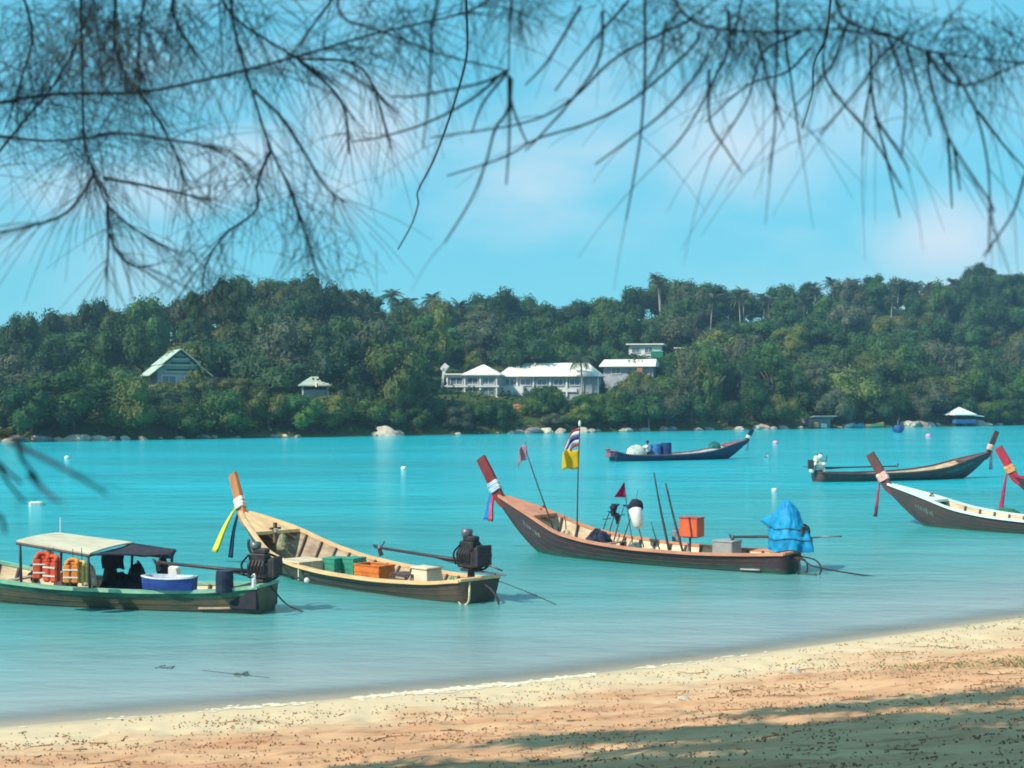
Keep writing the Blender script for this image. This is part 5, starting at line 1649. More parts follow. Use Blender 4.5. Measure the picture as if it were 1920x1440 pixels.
# pale roofs to its right
h3, _ = house_root('pale_roofed_house', 1176, 697, 226, R(-14), 'low house with pale gabled roof right of the long white house')
wall(h3, -4.0, 4.2, .4, 5.5, -3, .9, HGREY)
window(h3, -2.6, -1.2, -.3, .6, .4); window(h3, 1.2, 2.6, -.3, .6, .4)
hip(h3, -4.6, 4.7, -.5, 6.2, .95, 2.1, (.3, .3), HROOF)
m = MB(); m.box((2.1, -.1, -.4), (.9, .5, 2.2)); m.build('brick_pier', mat("brick_red", (.42, .16, .10), (.3, .12, .08)), h3)
# upper house
h4, _ = house_root('upper_grey_house', 1215, 664, 258, R(-10), 'grey-white house with a flat pale roof higher on the hill')
wall(h4, -3.6, 2.3, .4, 5, -3, 1.7, HWHITE)
wall(h4, 5.0, 6.9, .4, 5, -3, 1.0, HGREY, 'side_block')
window(h4, -3.0, -1.6, .3, 1.2, .4); window(h4, -.6, .8, .3, 1.2, .4); window(h4, 5.4, 6.4, -.2, .6, .4)
m = MB(); m.box((-.6, 2.5, 1.85), (7.0, 5.6, .24)); m.build('roof', HROOF, h4)
m = MB(); m.box((5.9, 2.5, 1.12), (2.3, 5.4, .16)); m.build('roof', HROOF, h4)
m = MB(); m.box((1.7, -.5, -.1), (2.2, .5, 1.3), rx=.3); m.build('green_awning', mat("green_awning", (.05, .36, .22)), h4)
# green roofed house : 14 px per metre at 186 m
GR = mat("pale_green_roof", (.46, .55, .46), (.36, .45, .37), scale=1.5, rough=.7)
GW = mat("green_gable", (.26, .44, .32), (.2, .34, .26), scale=2)
h5, _ = house_root('green_roofed_house', 338, 722, 186, R(24), 'gabled house with pale green layered roof among the trees')
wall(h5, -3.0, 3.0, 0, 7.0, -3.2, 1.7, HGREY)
m = MB(); m.add([(-3.3, -.04, 1.6), (3.3, -.04, 1.6), (0, -.04, 4.5)], [(0, 1, 2)]); m.build('gable', GW, h5)
for z, w in ((1.75, 3.0), (2.65, 2.1), (3.45, 1.2)):
    m = MB(); m.box((0, -.14, z), (w * 2, .22, .20)); m.build('gable_band', GR, h5)
    m = MB(); m.box((0, -.08, z + .30), (w * 1.25, .10, .22)); m.build('gable_vent', mat("vent_dark", (.04, .06, .06)), h5)
for sg in (-1, 1):
    for lv, (z0, z1, xa, xb) in enumerate(((4.75, 2.7, 0, 2.5), (2.75, 1.15, 2.2, 4.2))):
        m = MB()
        a, b = Vector((sg * xa, -.75, z0)), Vector((sg * xb, -.75, z1))
        n = Vector((sg * .62, 0, .78)) * .12
        L_ = Vector((0, 8.4, 0))
        V = [a, b, b + L_, a + L_, a + n, b + n, b + L_ + n, a + L_ + n]
        m.add(V, [(0, 1, 2, 3), (7, 6, 5, 4), (0, 4, 5, 1), (1, 5, 6, 2), (2, 6, 7, 3), (3, 7, 4, 0)]); m.build('roof_slope', GR, h5)
window(h5, -2.4, -.6, .2, 1.2, 0); window(h5, .6, 2.4, .2, 1.2, 0)
m = MB(); m.box((1.6, -1.5, -.25), (3.4, 2.6, .16), rx=.28); m.build('porch_roof', GR, h5)
for i in range(3):
    m = MB(); m.box((.4 + i * 1.1, -2.2, -1.2), (.16, .16, 2.0)); m.build('porch_post', HWHITE, h5)
# small pavilion
h6, _ = house_root('small_green_pavilion', 592, 727, 186, R(12), 'small pavilion with a pale green hipped roof low in the trees')
for x in (-1.7, 1.7):
    for y in (.3, 3.0):
        m = MB(); m.box((x, y, -.9), (.2, .2, 2.9)); m.build('post', HWHITE, h6)
hip(h6, -2.3, 2.3, -.3, 3.6, .35, 1.55, (1.8, 1.8), GR)
m = MB(); m.box((0, 1.6, -.9), (3.2, 2.4, 1.3)); m.build('wall', HGREY, h6)
m = MB(); m.box((0, -.33, .42), (.22, .08, .9), rx=-.7); m.build('ridge_cap', HWHITE, h6)
# tiny roofs showing among the crowns
for px, py, Y, w, lb in ((206, 655, 205, 1.4, 'tiny white roof left above the green-roofed house'), (565, 634, 222, 1.3, 'tiny pale roof above the small green pavilion')):
    r_, _ = house_root('hill_hut', px, py, Y, R(-10), lb)
    wall(r_, -w, w, .3, 3, -4, .1, HGREY); hip(r_, -w * 1.2, w * 1.2, 0, 3.4, .15, .75, (.4, .4), HROOF)
# orange earth bank under the long house
p = at(975, 782, 203)
m = MB(); rows = []
for i in range(9):
    rows.append([Vector(((j / 12 - .5) * 4.6 * (1 - .3 * i / 8), -.4 + i * .22 + .25 * N3(i * .5, j * .5), -1.2 + i * .38 + .22 * N3(i * .7, j * .7, 4))) for j in range(13)])
m.grid(rows)
o = m.build('earth_bank', mat("orange_earth", (.50, .19, .07), (.36, .13, .055), scale=1.5, rough=.95), None, True); o.location = p
o.modifiers.new('thick', 'SOLIDIFY').thickness = .5
tag(o, 'bare orange earth bank below the long white house', 'bank')

# ------------------------------------------------------------------ rocks on the far shore
def rock_mesh(seed):
    bm = bmesh.new(); bmesh.ops.create_icosphere(bm, subdivisions=3, radius=1)
    for v in bm.verts:
        c = v.co.copy()
        f = 1 + .32 * N3(c.x * 1.1 + seed * 5, c.y * 1.1, c.z * 1.1) + .14 * N3(c.x * 2.6, c.y * 2.6 + seed, c.z * 2.6) + .05 * N3(c.x * 7, c.y * 7, c.z * 7 + seed)
        v.co = c * f
        v.co.z *= .72
    me = bpy.data.meshes.new('boulder'); bm.to_mesh(me); bm.free()
    return me
ROCKM = [mat("pale_granite", (.50, .44, .36), (.36, .30, .24), scale=1.6, rough=.9, bump=.6, bscale=6, rand=.25), mat("rosy_granite", (.46, .35, .29), (.30, .23, .2), scale=1.6, rough=.9, bump=.6, bscale=6, rand=.25), mat("grey_granite", (.30, .28, .27), (.18, .17, .17), scale=1.6, rough=.9, bump=.6, bscale=6, rand=.25)]
ROCKS = []
for sd in range(5):
    for k in range(3):
        me = rock_mesh(sd) if k == 0 else ROCKS[-1].copy()
        me.materials.clear(); me.materials.append(ROCKM[k]); ROCKS.append(me)
def rocks():
    r = random.Random(12)
    L = []
    big = [(28, 1.3), (80, 1.2), (140, 1.4), (160, 1.0), (185, 1.1), (205, .9), (235, .8), (268, .7), (385, .9), (728, 1.7), (745, 1.2), (712, 1.0), (975, 1.0), (1000, 1.5), (1022, 1.3), (1050, 1.1), (1092, 1.2), (1110, .9), (1172, 1.1), (1182, .8), (1207, 1.0), (1243, 1.0), (1258, 1.0), (1310, .9), (1330, .8), (1386, .9), (1420, 1.0), (1432, 1.2), (1450, .8), (1470, .9), (1500, .8), (1700, 1.6), (1712, 1.8), (1728, 1.7), (1742, 1.4), (1758, 1.0), (1836, 1.5), (1850, 1.2)]
    for px, s in big: L.append((px, s, True))
    for i in range(62):
        px = r.choice((r.uniform(-30, 300), r.uniform(950, 1200), r.uniform(1200, 1950), r.uniform(1380, 1950), r.uniform(300, 950)))
        L.append((px, r.uniform(.35, .85), False))
    L.sort()
    zc = {}
    out = []
    for px, s, bg in L:
        s *= .72
        k = (px - 960) / F
        q = r.uniform(-.6, .5) - (.4 if bg else 0)
        y = (190 + q / .823) / (1 - .69 * k); x = k * y
        mi = r.choices((0, 1, 2), (5, 3, 3) if not bg else (6, 3, 1))[0]
        me = ROCKS[r.randint(0, 4) * 3 + mi]
        o = obj('boulder', me); o.location = (x, y, s * .18); o.scale = (s * r.uniform(1, 1.5), s * r.uniform(.8, 1.1), s * r.uniform(.7, 1.0)); o.rotation_euler = (r.uniform(-.3, .3), r.uniform(-.3, .3), r.uniform(0, 6.28))
        zn = zone(px).replace('around', 'below').replace('over ', 'near ')
        key = (('large ' if s > .83 else '') + ('pale', 'rosy', 'grey')[mi] + ' boulder', zn)
        zc.setdefault(key, []).append(o)
    for (w, zn), lst in zc.items():
        for i, o in enumerate(lst):
            tag(o, f"{w} on the far shore {zn}" + (f", {ORD[i]} from left" if len(lst) > 1 else ''), 'boulder', 'boulders on the far shore')
rocks()

# ------------------------------------------------------------------ small craft and shelters on the far shore
def skiff(px, py, Y, L, ang, hm, im, label, wz=0.0, W=.8, name='small_boat'):
    p = at(px, py, Y)
    t = empty(name, (p.x, p.y, max(wz, 0)), ang, label, 'boat', 'small boats on the far shore')
    for inner in (0, 1):
        m = MB(); rows = []
        for i in range(13):
            u = i / 12
            w = W * (1 - (abs(2 * u - .9) / 1.15) ** 2.6) * (1 - .08 * inner) + .02
            h = .55 + .35 * max(0, u - .5) ** 1.2 * 2
            rows.append([Vector((L * (u - .5), sy * max(.03, w) * f, h * g + .05 * inner * (g < .5))) for sy, f, g in ((-1, 1, 1), (-1, .85, .4), (-1, .4, 0), (1, .4, 0), (1, .85, .4), (1, 1, 1))])
        m.grid(rows); m.f.append(tuple(range(6)))
        m.build('lining' if inner else 'hull', im if inner else hm, t)
    for u in (.3, .55):
        m = MB(); m.box((L * (u - .5), 0, .42), (.25, W * 1.5, .05)); m.build('thwart', FLOORW, t)
    return t
WHB = mat("white_boat", (.76, .78, .78)); TQ = mat("turquoise_boat", (.05, .42, .52), (.04, .34, .44)); YB = mat("yellow_boat", (.70, .50, .22), (.58, .40, .18)); BLB = mat("blue_boat", (.03, .14, .34), (.025, .1, .26)); DKB = mat("dark_boat", (.05, .045, .05))
def shore_Y(px, q=-.5):
    k = (px - 960) / F
    return (190 + q / .823) / (1 - .69 * k)
skiff(1593, 800, shore_Y(1593), 2.2, R(30), WHB, WHB, 'small white boat beached left of the turquoise one', .05)
skiff(1609, 802, shore_Y(1609, -1.2), 2.4, R(32), TQ, TQ, 'small turquoise boat beached beside the white one', .0)
skiff(1641, 801, shore_Y(1641), 4.2, R(34), YB, YB, 'yellow boat drawn up at the far waterline', .05)
t = skiff(1684, 810, 196, 2.6, R(60), BLB, BLB, 'small blue boat with flags anchored off the far right shore', .0)
for i, (dx, c) in enumerate(((.2, "flag_red"), (-.5, "pale_pink_flag"))):
    m = MB(); m.tube([(dx, 0, .3), (dx, 0, 2.2 - .4 * i)], .04, 5); m.build('flag_pole', BAM, t)
    m = MB(); m.grid(flag_mesh(.7, .5, .35, i)); 
    for j, v in enumerate(m.v): m.v[j] = (v[0] + dx, v[1], v[2] + 2.15 - .4 * i)
    m.build('flag', MATS[c], t, True)
m = MB(); m.box((0, 0, .75), (1.2, .9, .55), bev=.08); m.build('cabin', BLB, t)
skiff(1886, 797, shore_Y(1886, .3), 4.6, R(30), DKB, DKB, 'dark boat drawn up near the right edge of the far shore', .35, 1.0)
# white shelter by the water
t = empty('shore_shelter', (at(1800, 796, shore_Y(1800, -1.0)).x, shore_Y(1800, -1.0), .5), R(20), 'white pointed shelter roof above blue boats at the far shore', 'shelter')
WS = mat("white_canvas", (.80, .80, .76), (.72, .72, .70))
m = MB(); V = [(-2.3, -1.6, 1.6), (2.3, -1.6, 1.6), (2.3, 1.6, 1.6), (-2.3, 1.6, 1.6), (-.2, 0, 2.9), (-2.3, -1.6, 1.45), (2.3, -1.6, 1.45), (2.3, 1.6, 1.45), (-2.3, 1.6, 1.45)]
m.add(V, [(0, 1, 4), (1, 2, 4), (2, 3, 4), (3, 0, 4), (5, 8, 7, 6), (0, 5, 6, 1), (1, 6, 7, 2), (2, 7, 8, 3), (3, 8, 5, 0)]); m.build('roof', WS, t)
for x in (-2.1, 2.1):
    for y in (-1.4, 1.4):
        m = MB(); m.tube([(x, y, -.6), (x, y, 1.5)], .06, 6); m.build('post', DARKSTEEL, t)
m = MB(); m.box((2.8, -.4, 1.35), (2.2, 2.4, .12), ry=.12); m.build('side_sheet', WS, t)
m = MB(); m.box((0, -1.2, .35), (4.4, .9, .7), bev=.06); m.build('counter', BLB, t)
# hut with orange stores
t = empty('shore_hut', (at(1538, 798, shore_Y(1538, -.6)).x, shore_Y(1538, -.6), .3), R(25), 'low hut with pale sheets and orange stores at the far shore', 'hut')
wall(t, -2.0, 2.2, .3, 2.4, -.6, 1.3, mat("hut_wall", (.30, .22, .22)))
m = MB(); m.box((.4, .6, 1.45), (4.6, 3.0, .12), rx=-.18); m.build('roof', mat("rusty_sheet", (.46, .48, .50), (.40, .26, .2), scale=1.2), t)
m = MB(); m.box((-.9, -.1, .25), (.9, .5, .9), bev=.08); m.build('orange_stores', mat("orange_stores", (.66, .34, .12), (.5, .2, .08)), t)
m = MB(); m.box((.6, -.05, .15), (1.2, .4, .7), bev=.08); m.build('pale_stores', WHB, t)
# bare pale trunk on the shore
px = 1216; Y = shore_Y(px, .2)
m = MB(); p = at(px, 806, Y); m.tube(cr([(0, 0, -.4), (.05, 0, .9), (-.04, 0, 1.9)], 4), [.16 - .011 * i for i in range(9)], 7); m.tube([(.03, 0, 1.0), (.35, 0, 1.5)], [.06, .03], 5)
o = m.build('dead_trunk', PALE_BARK, None, True); o.location = (p.x, Y, .2); tag(o, 'bare pale tree stump standing on the far waterline', 'stump')

# ------------------------------------------------------------------ casuarina trees over the beach
NEEDLE = mat("casuarina_needle", (.050, .085, .125), (.070, .092, .115), scale=6, rough=.7, spec=.15)
TWIG = mat("casuarina_twig", (.048, .062, .10), (.075, .08, .10), scale=12, rough=.9)
DRY = mat("dry_needle", (.14, .125, .075), (.09, .085, .06), scale=6, rough=.85, spec=.1)
CBARK = mat("casuarina_bark", (.17, .12, .10), (.09, .065, .055), scale=5, rough=.95, bump=.8, bscale=14, stretch=(1, 1, .25))
LEFT = [
 [(430, -60), (439, 52), (467, 153), (507, 278), (540, 346), (572, 435), (596, 515)],
 [(-40, 200), (100, 177), (262, 173), (403, 145), (544, 109), (700, 64), (880, 20), (960, -40)],
 [(400, -50), (439, 32), (556, 109), (636, 165)],
 [(150, -60), (153, 80), (155, 181), (157, 258), (173, 314), (201, 383), (250, 427), (346, 483)],
 [(173, 258), (226, 250), (342, 266), (423, 282), (455, 300)],
 [(-40, 330), (0, 282), (60, 209), (89, 177), (140, 90), (190, -40)],
 [(-40, 250), (80, 264), (169, 258)],
 [(193, 334), (282, 350), (362, 368), (403, 375)],
 [(507, 282), (483, 342), (479, 395), (423, 439), (387, 495), (379, 556)],
 [(173, 330), (141, 383), (101, 411), (40, 427), (-30, 440)],
 [(475, 169), (532, 226), (576, 294), (604, 342), (644, 379)],
 [(201, 387), (203, 463), (197, 516)],
 [(207, 440), (217, 467), (250, 499), (290, 497)],
 [(262, 173), (300, 230), (330, 290), (350, 350)],
 [(280, -50), (262, 60), (262, 173)], [(220, -50), (215, 80), (250, 170)],
 [(30, -50), (60, 60), (40, 150), (10, 240)],
 [(556, 109), (640, 190), (655, 290)], [(556, 109), (680, 130), (735, 280)],
 [(330, -50), (330, 40), (400, 145)], [(660, -50), (600, 30), (544, 109)],
]
CENTRE = [
 [(965, -50), (956, 49), (954, 132)],
 [(954, 132), (900, 156), (779, 180), (734, 180)],
 [(945, 135), (883, 187), (796, 232), (709, 258), (661, 265)],
 [(959, 146), (956, 208), (954, 278), (949, 347)],
 [(954, 140), (952, 205), (928, 243), (911, 305), (883, 375), (834, 455)],
 [(954, 140), (959, 191), (977, 243), (990, 271)],
 [(950, 138), (905, 195), (884, 250)],
 [(830, -40), (810, 52), (807, 139), (793, 278)],
 [(1299, 35), (1161, 104), (1074, 184), (987, 229), (807, 258)],
 [(1310, 60), (1299, 87), (1195, 180), (1108, 229), (1008, 260), (945, 295), (838, 330)],
 [(1330, 100), (1299, 149), (1247, 208), (1195, 250), (1115, 309)],
 [(1209, -20), (1209, 139), (1202, 243), (1192, 312), (1174, 413)],
 [(1130, 20), (1125, 104), (1084, 173), (1008, 260), (985, 282)],
 [(1180, 0), (1110, 80), (1040, 170)], [(1090, 10), (1030, 110), (985, 160)],
 [(640, -40), (640, 30), (720, 60), (820, 100), (950, 132)], [(640, 130), (700, 170), (745, 212)],
]
RIGHT = [
 [(1366, 20), (1366, 91), (1340, 146), (1311, 204), (1275, 262), (1235, 303)],
 [(1329, 130), (1329, 175), (1333, 233), (1362, 281), (1391, 324)],
 [(1457, -30), (1457, 91), (1453, 164), (1453, 237), (1442, 324)],
 [(1520, 90), (1475, 135), (1402, 160), (1322, 230)],
 [(1700, 60), (1650, 109), (1606, 171), (1537, 252)],
 [(1548, 60), (1548, 146), (1614, 233), (1650, 281), (1690, 354)],
 [(1632, 80), (1632, 157), (1621, 219), (1617, 292)],
 [(1632, 157), (1643, 219), (1665, 310), (1687, 408)],
 [(1640, 219), (1687, 288), (1705, 321)],
 [(1660, 60), (1680, 109), (1698, 182), (1690, 292)],
 [(1700, 90), (1712, 128), (1745, 255)],
 [(1738, 95), (1745, 153), (1767, 226), (1789, 277), (1854, 375), (1865, 397)],
 [(1778, 262), (1785, 390)], [(1789, 277), (1800, 357)],
 [(1760, 100), (1803, 157), (1833, 219), (1854, 328), (1854, 474)],
 [(1833, 208), (1880, 270), (1925, 320)], [(1940, 290), (1920, 335), (1898, 401), (1843, 481)],
 [(1560, -40), (1585, 36), (1676, 69), (1738, 95), (1960, 125)],
 [(1738, 95), (1767, 142), (1811, 160), (1876, 135), (1960, 100)],
 [(1240, -40), (1300, 40), (1420, 60), (1560, 55), (1676, 69)],
 [(1400, -40), (1370, 91)], [(1500, 60), (1430, 100), (1400, 190), (1330, 300)],
 [(1250, 40), (1235, 110), (1200, 180)], [(1590, 40), (1560, 120), (1490, 200)],
 [(1470, 60), (1485, 160), (1500, 270)], [(1420, 70), (1440, 150), (1470, 240)],
]
SHARP = [[(871, -50), (876, 52), (873, 115), (848, 205), (814, 298), (784, 357), (784, 382), (772, 420), (746, 468)],
         [(1560, -40), (1555, 22), (1548, 73), (1526, 120), (1523, 175), (1504, 241)]]
LOW = [[(-60, 780), (-20, 850), (10, 880), (40, 905)], [(-50, 810), (30, 820), (38, 855), (68, 895), (70, 905)], [(-60, 900), (-10, 870), (15, 905), (45, 940)], [(20, 830), (75, 855), (150, 895), (200, 925)], [(55, 890), (90, 925), (112, 940)], [(-30, 960), (2, 970), (10, 1000)]]

def casuarina(name, base, hgt, sets, boughs, crown, label, seed):
    r = random.Random(seed)
    root = empty(name, base, 0, label, 'tree', 'casuarina trees over the beach')
    b = Vector(base)
    m = MB()
    tp = cr([(0, 0, -.4), (.12, .05, hgt * .3), (-.1, .15, hgt * .62), (.1, .3, hgt)], 5)
    m.tube(tp, [.26 * (1 - .8 * i / (len(tp) - 1)) for i in range(len(tp))], 12)
    m.build('trunk', CBARK, root, True)
    for path in boughs:
        m = MB(); q = cr([Vector(p) - b for p in path], 5)
        m.tube(q, [.055 * (1 - .72 * i / (len(q) - 1)) for i in range(len(q))], 8)
        m.build('bough', CBARK, root, True)
    nd = MB(); dr = MB()
    def needle(mm, p, d, L, rad, droop, seg=5):
        pts = [p]; d = d.normalized()
        for i in range(seg):
            d = (d + Vector((r.gauss(0, .03), r.gauss(0, .03), -droop))).normalized()
            pts.append(pts[-1] + d * L / seg)
        mm.tube(pts, [rad * (1 - .6 * i / seg) for i in range(seg + 1)], 3, False)
    for strands, depth, spread, rad, dens, L in sets:
        for st in strands:
            d0 = depth + r.uniform(-spread, spread); d1 = d0 + r.uniform(-.15, .15)
            n = len(st)
            pts = [at(px, py, d0 + (d1 - d0) * i / (n - 1)) - b for i, (px, py) in enumerate(st)]
            q = cr(pts, 6)
            mm = MB(); k = len(q) - 1
            mm.tube(q, [rad * (1 - .62 * i / k) + .0006 for i in range(k + 1)], 5)
            mm.build('twig', TWIG, root, True)
            if dens <= 0: continue
            ln = sum((q[i + 1] - q[i]).length for i in range(k))
            for i in range(int(ln * dens)):
                t = r.random() ** .9 * k; j = min(k - 1, int(t)); p = q[j].lerp(q[j + 1], t - j)
                tg = (q[j + 1] - q[j]).normalized()
                side = Vector((r.gauss(0, 1), r.gauss(0, .6), r.gauss(-.25, .7)))
                needle(nd, p, tg * .9 + side * .55, L * r.uniform(.5, 1.3), .0009 * depth / 2.6, r.uniform(.04, .13))
    # tufts where branchlets bunch up
    for (px, py, depth, n, L, dry) in crown.get('tufts', []):
        for i in range(int(n * .30)):
            p = at(px + r.gauss(0, 34), py + r.gauss(0, 30), depth + r.gauss(0, .12)) - b
            dv = Vector((r.gauss(0, .8), r.gauss(0, .5), r.gauss(-.7, .6)))
            needle(dr if (dry and r.random() < .45) else nd, p, dv, L * r.uniform(.9, 2.4), .0009, .08)
    if nd.v:
        o = nd.build('needles', NEEDLE, root); o['kind'] = 'stuff'
    if dr.v:
        o = dr.build('dry_needles', DRY, root); o['kind'] = 'stuff'
    # the unseen crown above the camera, filled out to shade the beach
    cm = MB()
    for (c, sp, n) in crown['masses']:
        for i in range(n):
            o_ = Vector(c) - b + Vector((r.gauss(0, sp[0]), r.gauss(0, sp[1]), r.gauss(0, sp[2])))
            for k in range(9):
                d = Vector((r.gauss(0, 1), r.gauss(0, 1), r.gauss(-.5, .7))).normalized(); L = r.uniform(.25, .6)
                s_ = d.cross(Vector((r.gauss(0, 1), r.gauss(0, 1), r.gauss(0, 1)))).normalized() * r.uniform(.012, .036)
                cm.quad(o_ - s_, o_ + s_, o_ + d * L + s_ * .3, o_ + d * L - s_ * .3)
    for (c, sp, n) in crown.get('behind', []):  # unseen masses added behind the camera to block sky fill on the beach
        for i in range(n):
            o_ = Vector(c) - b + Vector((r.gauss(0, sp[0]), r.gauss(0, sp[1]), r.gauss(0, sp[2])))
            if (o_ + b).y > 2.2: continue
            for k in range(9):
                d = Vector((r.gauss(0, 1), r.gauss(0, 1), r.gauss(-.5, .7))).normalized(); L = r.uniform(.4, .9)
                s_ = d.cross(Vector((r.gauss(0, 1), r.gauss(0, 1), r.gauss(0, 1)))).normalized() * r.uniform(.04, .10)
                cm.quad(o_ - s_, o_ + s_, o_ + d * L + s_ * .3, o_ + d * L - s_ * .3)
    cm.build('crown', NEEDLE, root)
    return root
def ground_at(px, py):
    Y = 18.0
    for _ in range(40):
        Y += ((CZ - beach_z((px - 960) / F * Y, Y)) * F / (py - HZ) - Y) * .4
    x = (px - 960) / F * Y
    return Vector((x, Y, beach_z(x, Y)))
SHADE = []
for px, py, sx, n in ((980, 1432, .9, 34), (1150, 1385, 1.0, 36), (1350, 1368, 1.1, 46), (1560, 1362, 1.0, 46), (1760, 1350, 1.0, 46), (1920, 1340, .9, 40), (1450, 1395, 1.0, 40), (1640, 1400, 1.0, 50), (1840, 1405, 1.0, 60), (1330, 1425, 1.0, 40), (1560, 1432, 1.0, 44), (1800, 1436, 1.0, 60), (1950, 1430, 1.0, 60), (1700, 1318, .9, 22), (1880, 1300, .8, 24), (1500, 1330, .9, 16), (1900, 1375, .9, 44), (700, 1440, .8, 14), (1650, 1380, 1.0, 30)):
    g = ground_at(px, py)
    t_ = 11.5 + rnd.uniform(-.6, 1.5)
    while (g + SUN * t_).z < CZ + .30 * (g + SUN * t_).y + .9:
        t_ += .4
    SHADE.append((tuple(g + SUN * t_), (sx * .8, .15, .13), int(n * 3.0)))
casuarina('casuarina_tree', (-4.8, 3.2, 2.2), 12.0,
    [(LEFT, 3.1, .35, .0032, 92, .20), (LOW, 1.35, .10, .0022, 22, .06)],
    [[(-4.8, 3.3, 6.4), (-3.4, 3.1, 6.2), (-1.8, 3.0, 5.75), (-.4, 3.0, 5.62)], [(-4.8, 3.3, 5.6), (-3.0, 2.4, 5.9), (-1.2, 1.7, 5.9), (-.75, 1.38, 5.2), (-.62, 1.35, 4.66)], [(-4.8, 3.4, 8.2), (-4.0, 6.0, 9.6), (-2.6, 8.6, 10.2), (-.6, 10.2, 9.9)], [(-4.8, 3.4, 9.6), (-6.6, 5.2, 11.0), (-7.6, 7.0, 11.6)], [(-4.8, 3.2, 7.4), (-3.0, 1.2, 8.4), (-1.2, .2, 8.8)]],
    {'tufts': [(225, 40, 2.6, 420, .10, True), (230, 110, 2.8, 300, .09, True), (150, 20, 2.7, 260, .10, True), (60, 40, 2.9, 220, .11, True), (25, 130, 3.0, 200, .11, False), (120, 130, 3.0, 240, .11, False), (170, 300, 3.1, 150, .12, False), (250, 250, 3.1, 170, .12, False), (420, 290, 3.1, 130, .10, False), (600, 440, 3.2, 120, .06, False), (640, 470, 3.2, 80, .05, False), (400, 520, 3.2, 150, .07, False), (350, 470, 3.2, 90, .07, False), (480, 10, 3.0, 200, .16, True), (330, 10, 3.0, 220, .15, True), (560, 380, 3.2, 80, .07, False)],
     'masses': SHADE + [((-2.2, 6.8, 11.4), (2.0, 1.1, .7), 420), ((-4.4, 6.2, 11.0), (1.6, 1.2, .7), 260), ((-3.5, 9.0, 11.5), (2.6, 1.4, .7), 160), ((-1.0, 7.5, 9.6), (2.4, 1.2, .7), 160), ((0.5, 3.0, 8.6), (2.0, 1.4, .5), 140), ((-6.5, 6.2, 11.2), (1.5, 1.2, .8), 150), ((-3.0, .8, 8.8), (1.7, 1.4, .9), 220), ((-4.8, 3.4, 12.6), (1.6, 1.6, 1.4), 220)], 'behind': [((-5.5, -2.5, 9.5), (3.0, 2.0, 2.0), 420), ((-1.0, -3.0, 9.0), (2.4, 1.6, 1.4), 320)]},  # dense overhead masses and unseen rear ones added to deepen the beach shade
    'casuarina on the left whose drooping twigs hang across the sky', 51)
casuarina('casuarina_tree', (5.2, 2.4, 2.2), 11.0,
    [(CENTRE, 2.65, .25, .0025, 7, .16), (RIGHT, 2.7, .30, .0025, 13, .20), (SHARP, 5.2, .3, .0050, 0, .1)],
    [[(5.2, 2.5, 5.8), (3.4, 2.7, 5.9), (1.6, 2.7, 5.62), (.1, 2.7, 5.48)], [(5.2, 2.5, 6.6), (3.2, 4.4, 6.7), (1.2, 5.2, 6.35), (-.3, 5.2, 6.3)], [(5.2, 2.6, 8.0), (4.0, 6.0, 9.2), (3.2, 8.2, 9.8)]],
    {'tufts': [(970, 0, 2.4, 260, .05, True), (1280, 10, 2.5, 260, .08, True), (1380, 25, 2.5, 240, .08, True), (1480, 20, 2.5, 260, .08, True), (1600, 30, 2.5, 260, .09, True), (1680, 60, 2.6, 180, .08, True), (1790, 50, 2.6, 200, .10, False), (1880, 60, 2.6, 200, .10, False), (1810, 140, 2.6, 130, .07, False), (1390, 80, 2.6, 120, .07, False), (700, 20, 2.8, 150, .14, True), (780, 30, 2.8, 150, .14, True), (1150, 10, 2.6, 110, .09, False), (880, 10, 2.7, 90, .1, False)],
     'masses': [((5.2, 2.8, 10.0), (1.8, 1.6, 1.3), 200), ((3.0, 1.0, 7.6), (1.2, 1.0, .6), 120)], 'behind': [((6.0, -1.5, 9.0), (3.0, 2.0, 2.0), 420), ((2.0, -4.0, 9.0), (2.4, 1.6, 1.6), 320)]},  # rear masses are unseen, added to cut the sky light
    'casuarina on the right whose long thin twigs droop from the top edge', 52)

# ------------------------------------------------------------------ litter, foam and weed
def litter():
    r = random.Random(9); m = MB(); n = 0
    while n < 7000:
        y = r.uniform(10.5, 30); x = r.uniform(-8.5, 13)
        d = shore_dist(x, y)
        if d > -0.35: continue
        if abs(x / y) > .42: continue
        dens = .05 + .95 * smooth01((N3(x * .7, y * 1.5, 2) + .6 * N3(x * 2.2, y * 3.5, 5) + .15) / .5)
        if d > -1.2: dens *= .35
        if r.random() > dens: continue
        z = beach_z(x, y); c = Vector((x, y, z + .004))
        a = r.uniform(0, 6.28); L = r.uniform(.012, .036) if r.random() < .95 else r.uniform(.05, .10)
        d_ = Vector((math.cos(a), math.sin(a), r.uniform(-.05, .5))).normalized() * L
        s_ = Vector((-math.sin(a), math.cos(a), 0)) * r.uniform(.004, .011)
        up = Vector((0, 0, r.uniform(.005, .02)))
        m.add([c - s_, c + s_, c + d_ + s_ * .4, c + d_ - s_ * .4, c + up, c + d_ * .8 + up], [(0, 1, 2, 3), (0, 4, 5, 3), (1, 2, 5, 4)])
        n += 1
        if n % 90 == 0:
            k_ = [c + Vector((math.cos(a) * q_ * .09 + r.gauss(0, .012), math.sin(a) * q_ * .05 + r.gauss(0, .012), .012)) for q_ in range(r.randint(3, 6))]
            for v_ in k_: v_.z = beach_z(v_.x, v_.y) + .010
            m.tube(k_, [.008, .007, .006, .005, .004, .003][:len(k_)], 4)
    tag(m.build('leaf_litter', mat("litter_brown", (.24, .12, .065), (.36, .19, .10), scale=2, rough=.95)), 'dark brown leaf and twig litter scattered over the sand', 'litter', kind='stuff')
litter()
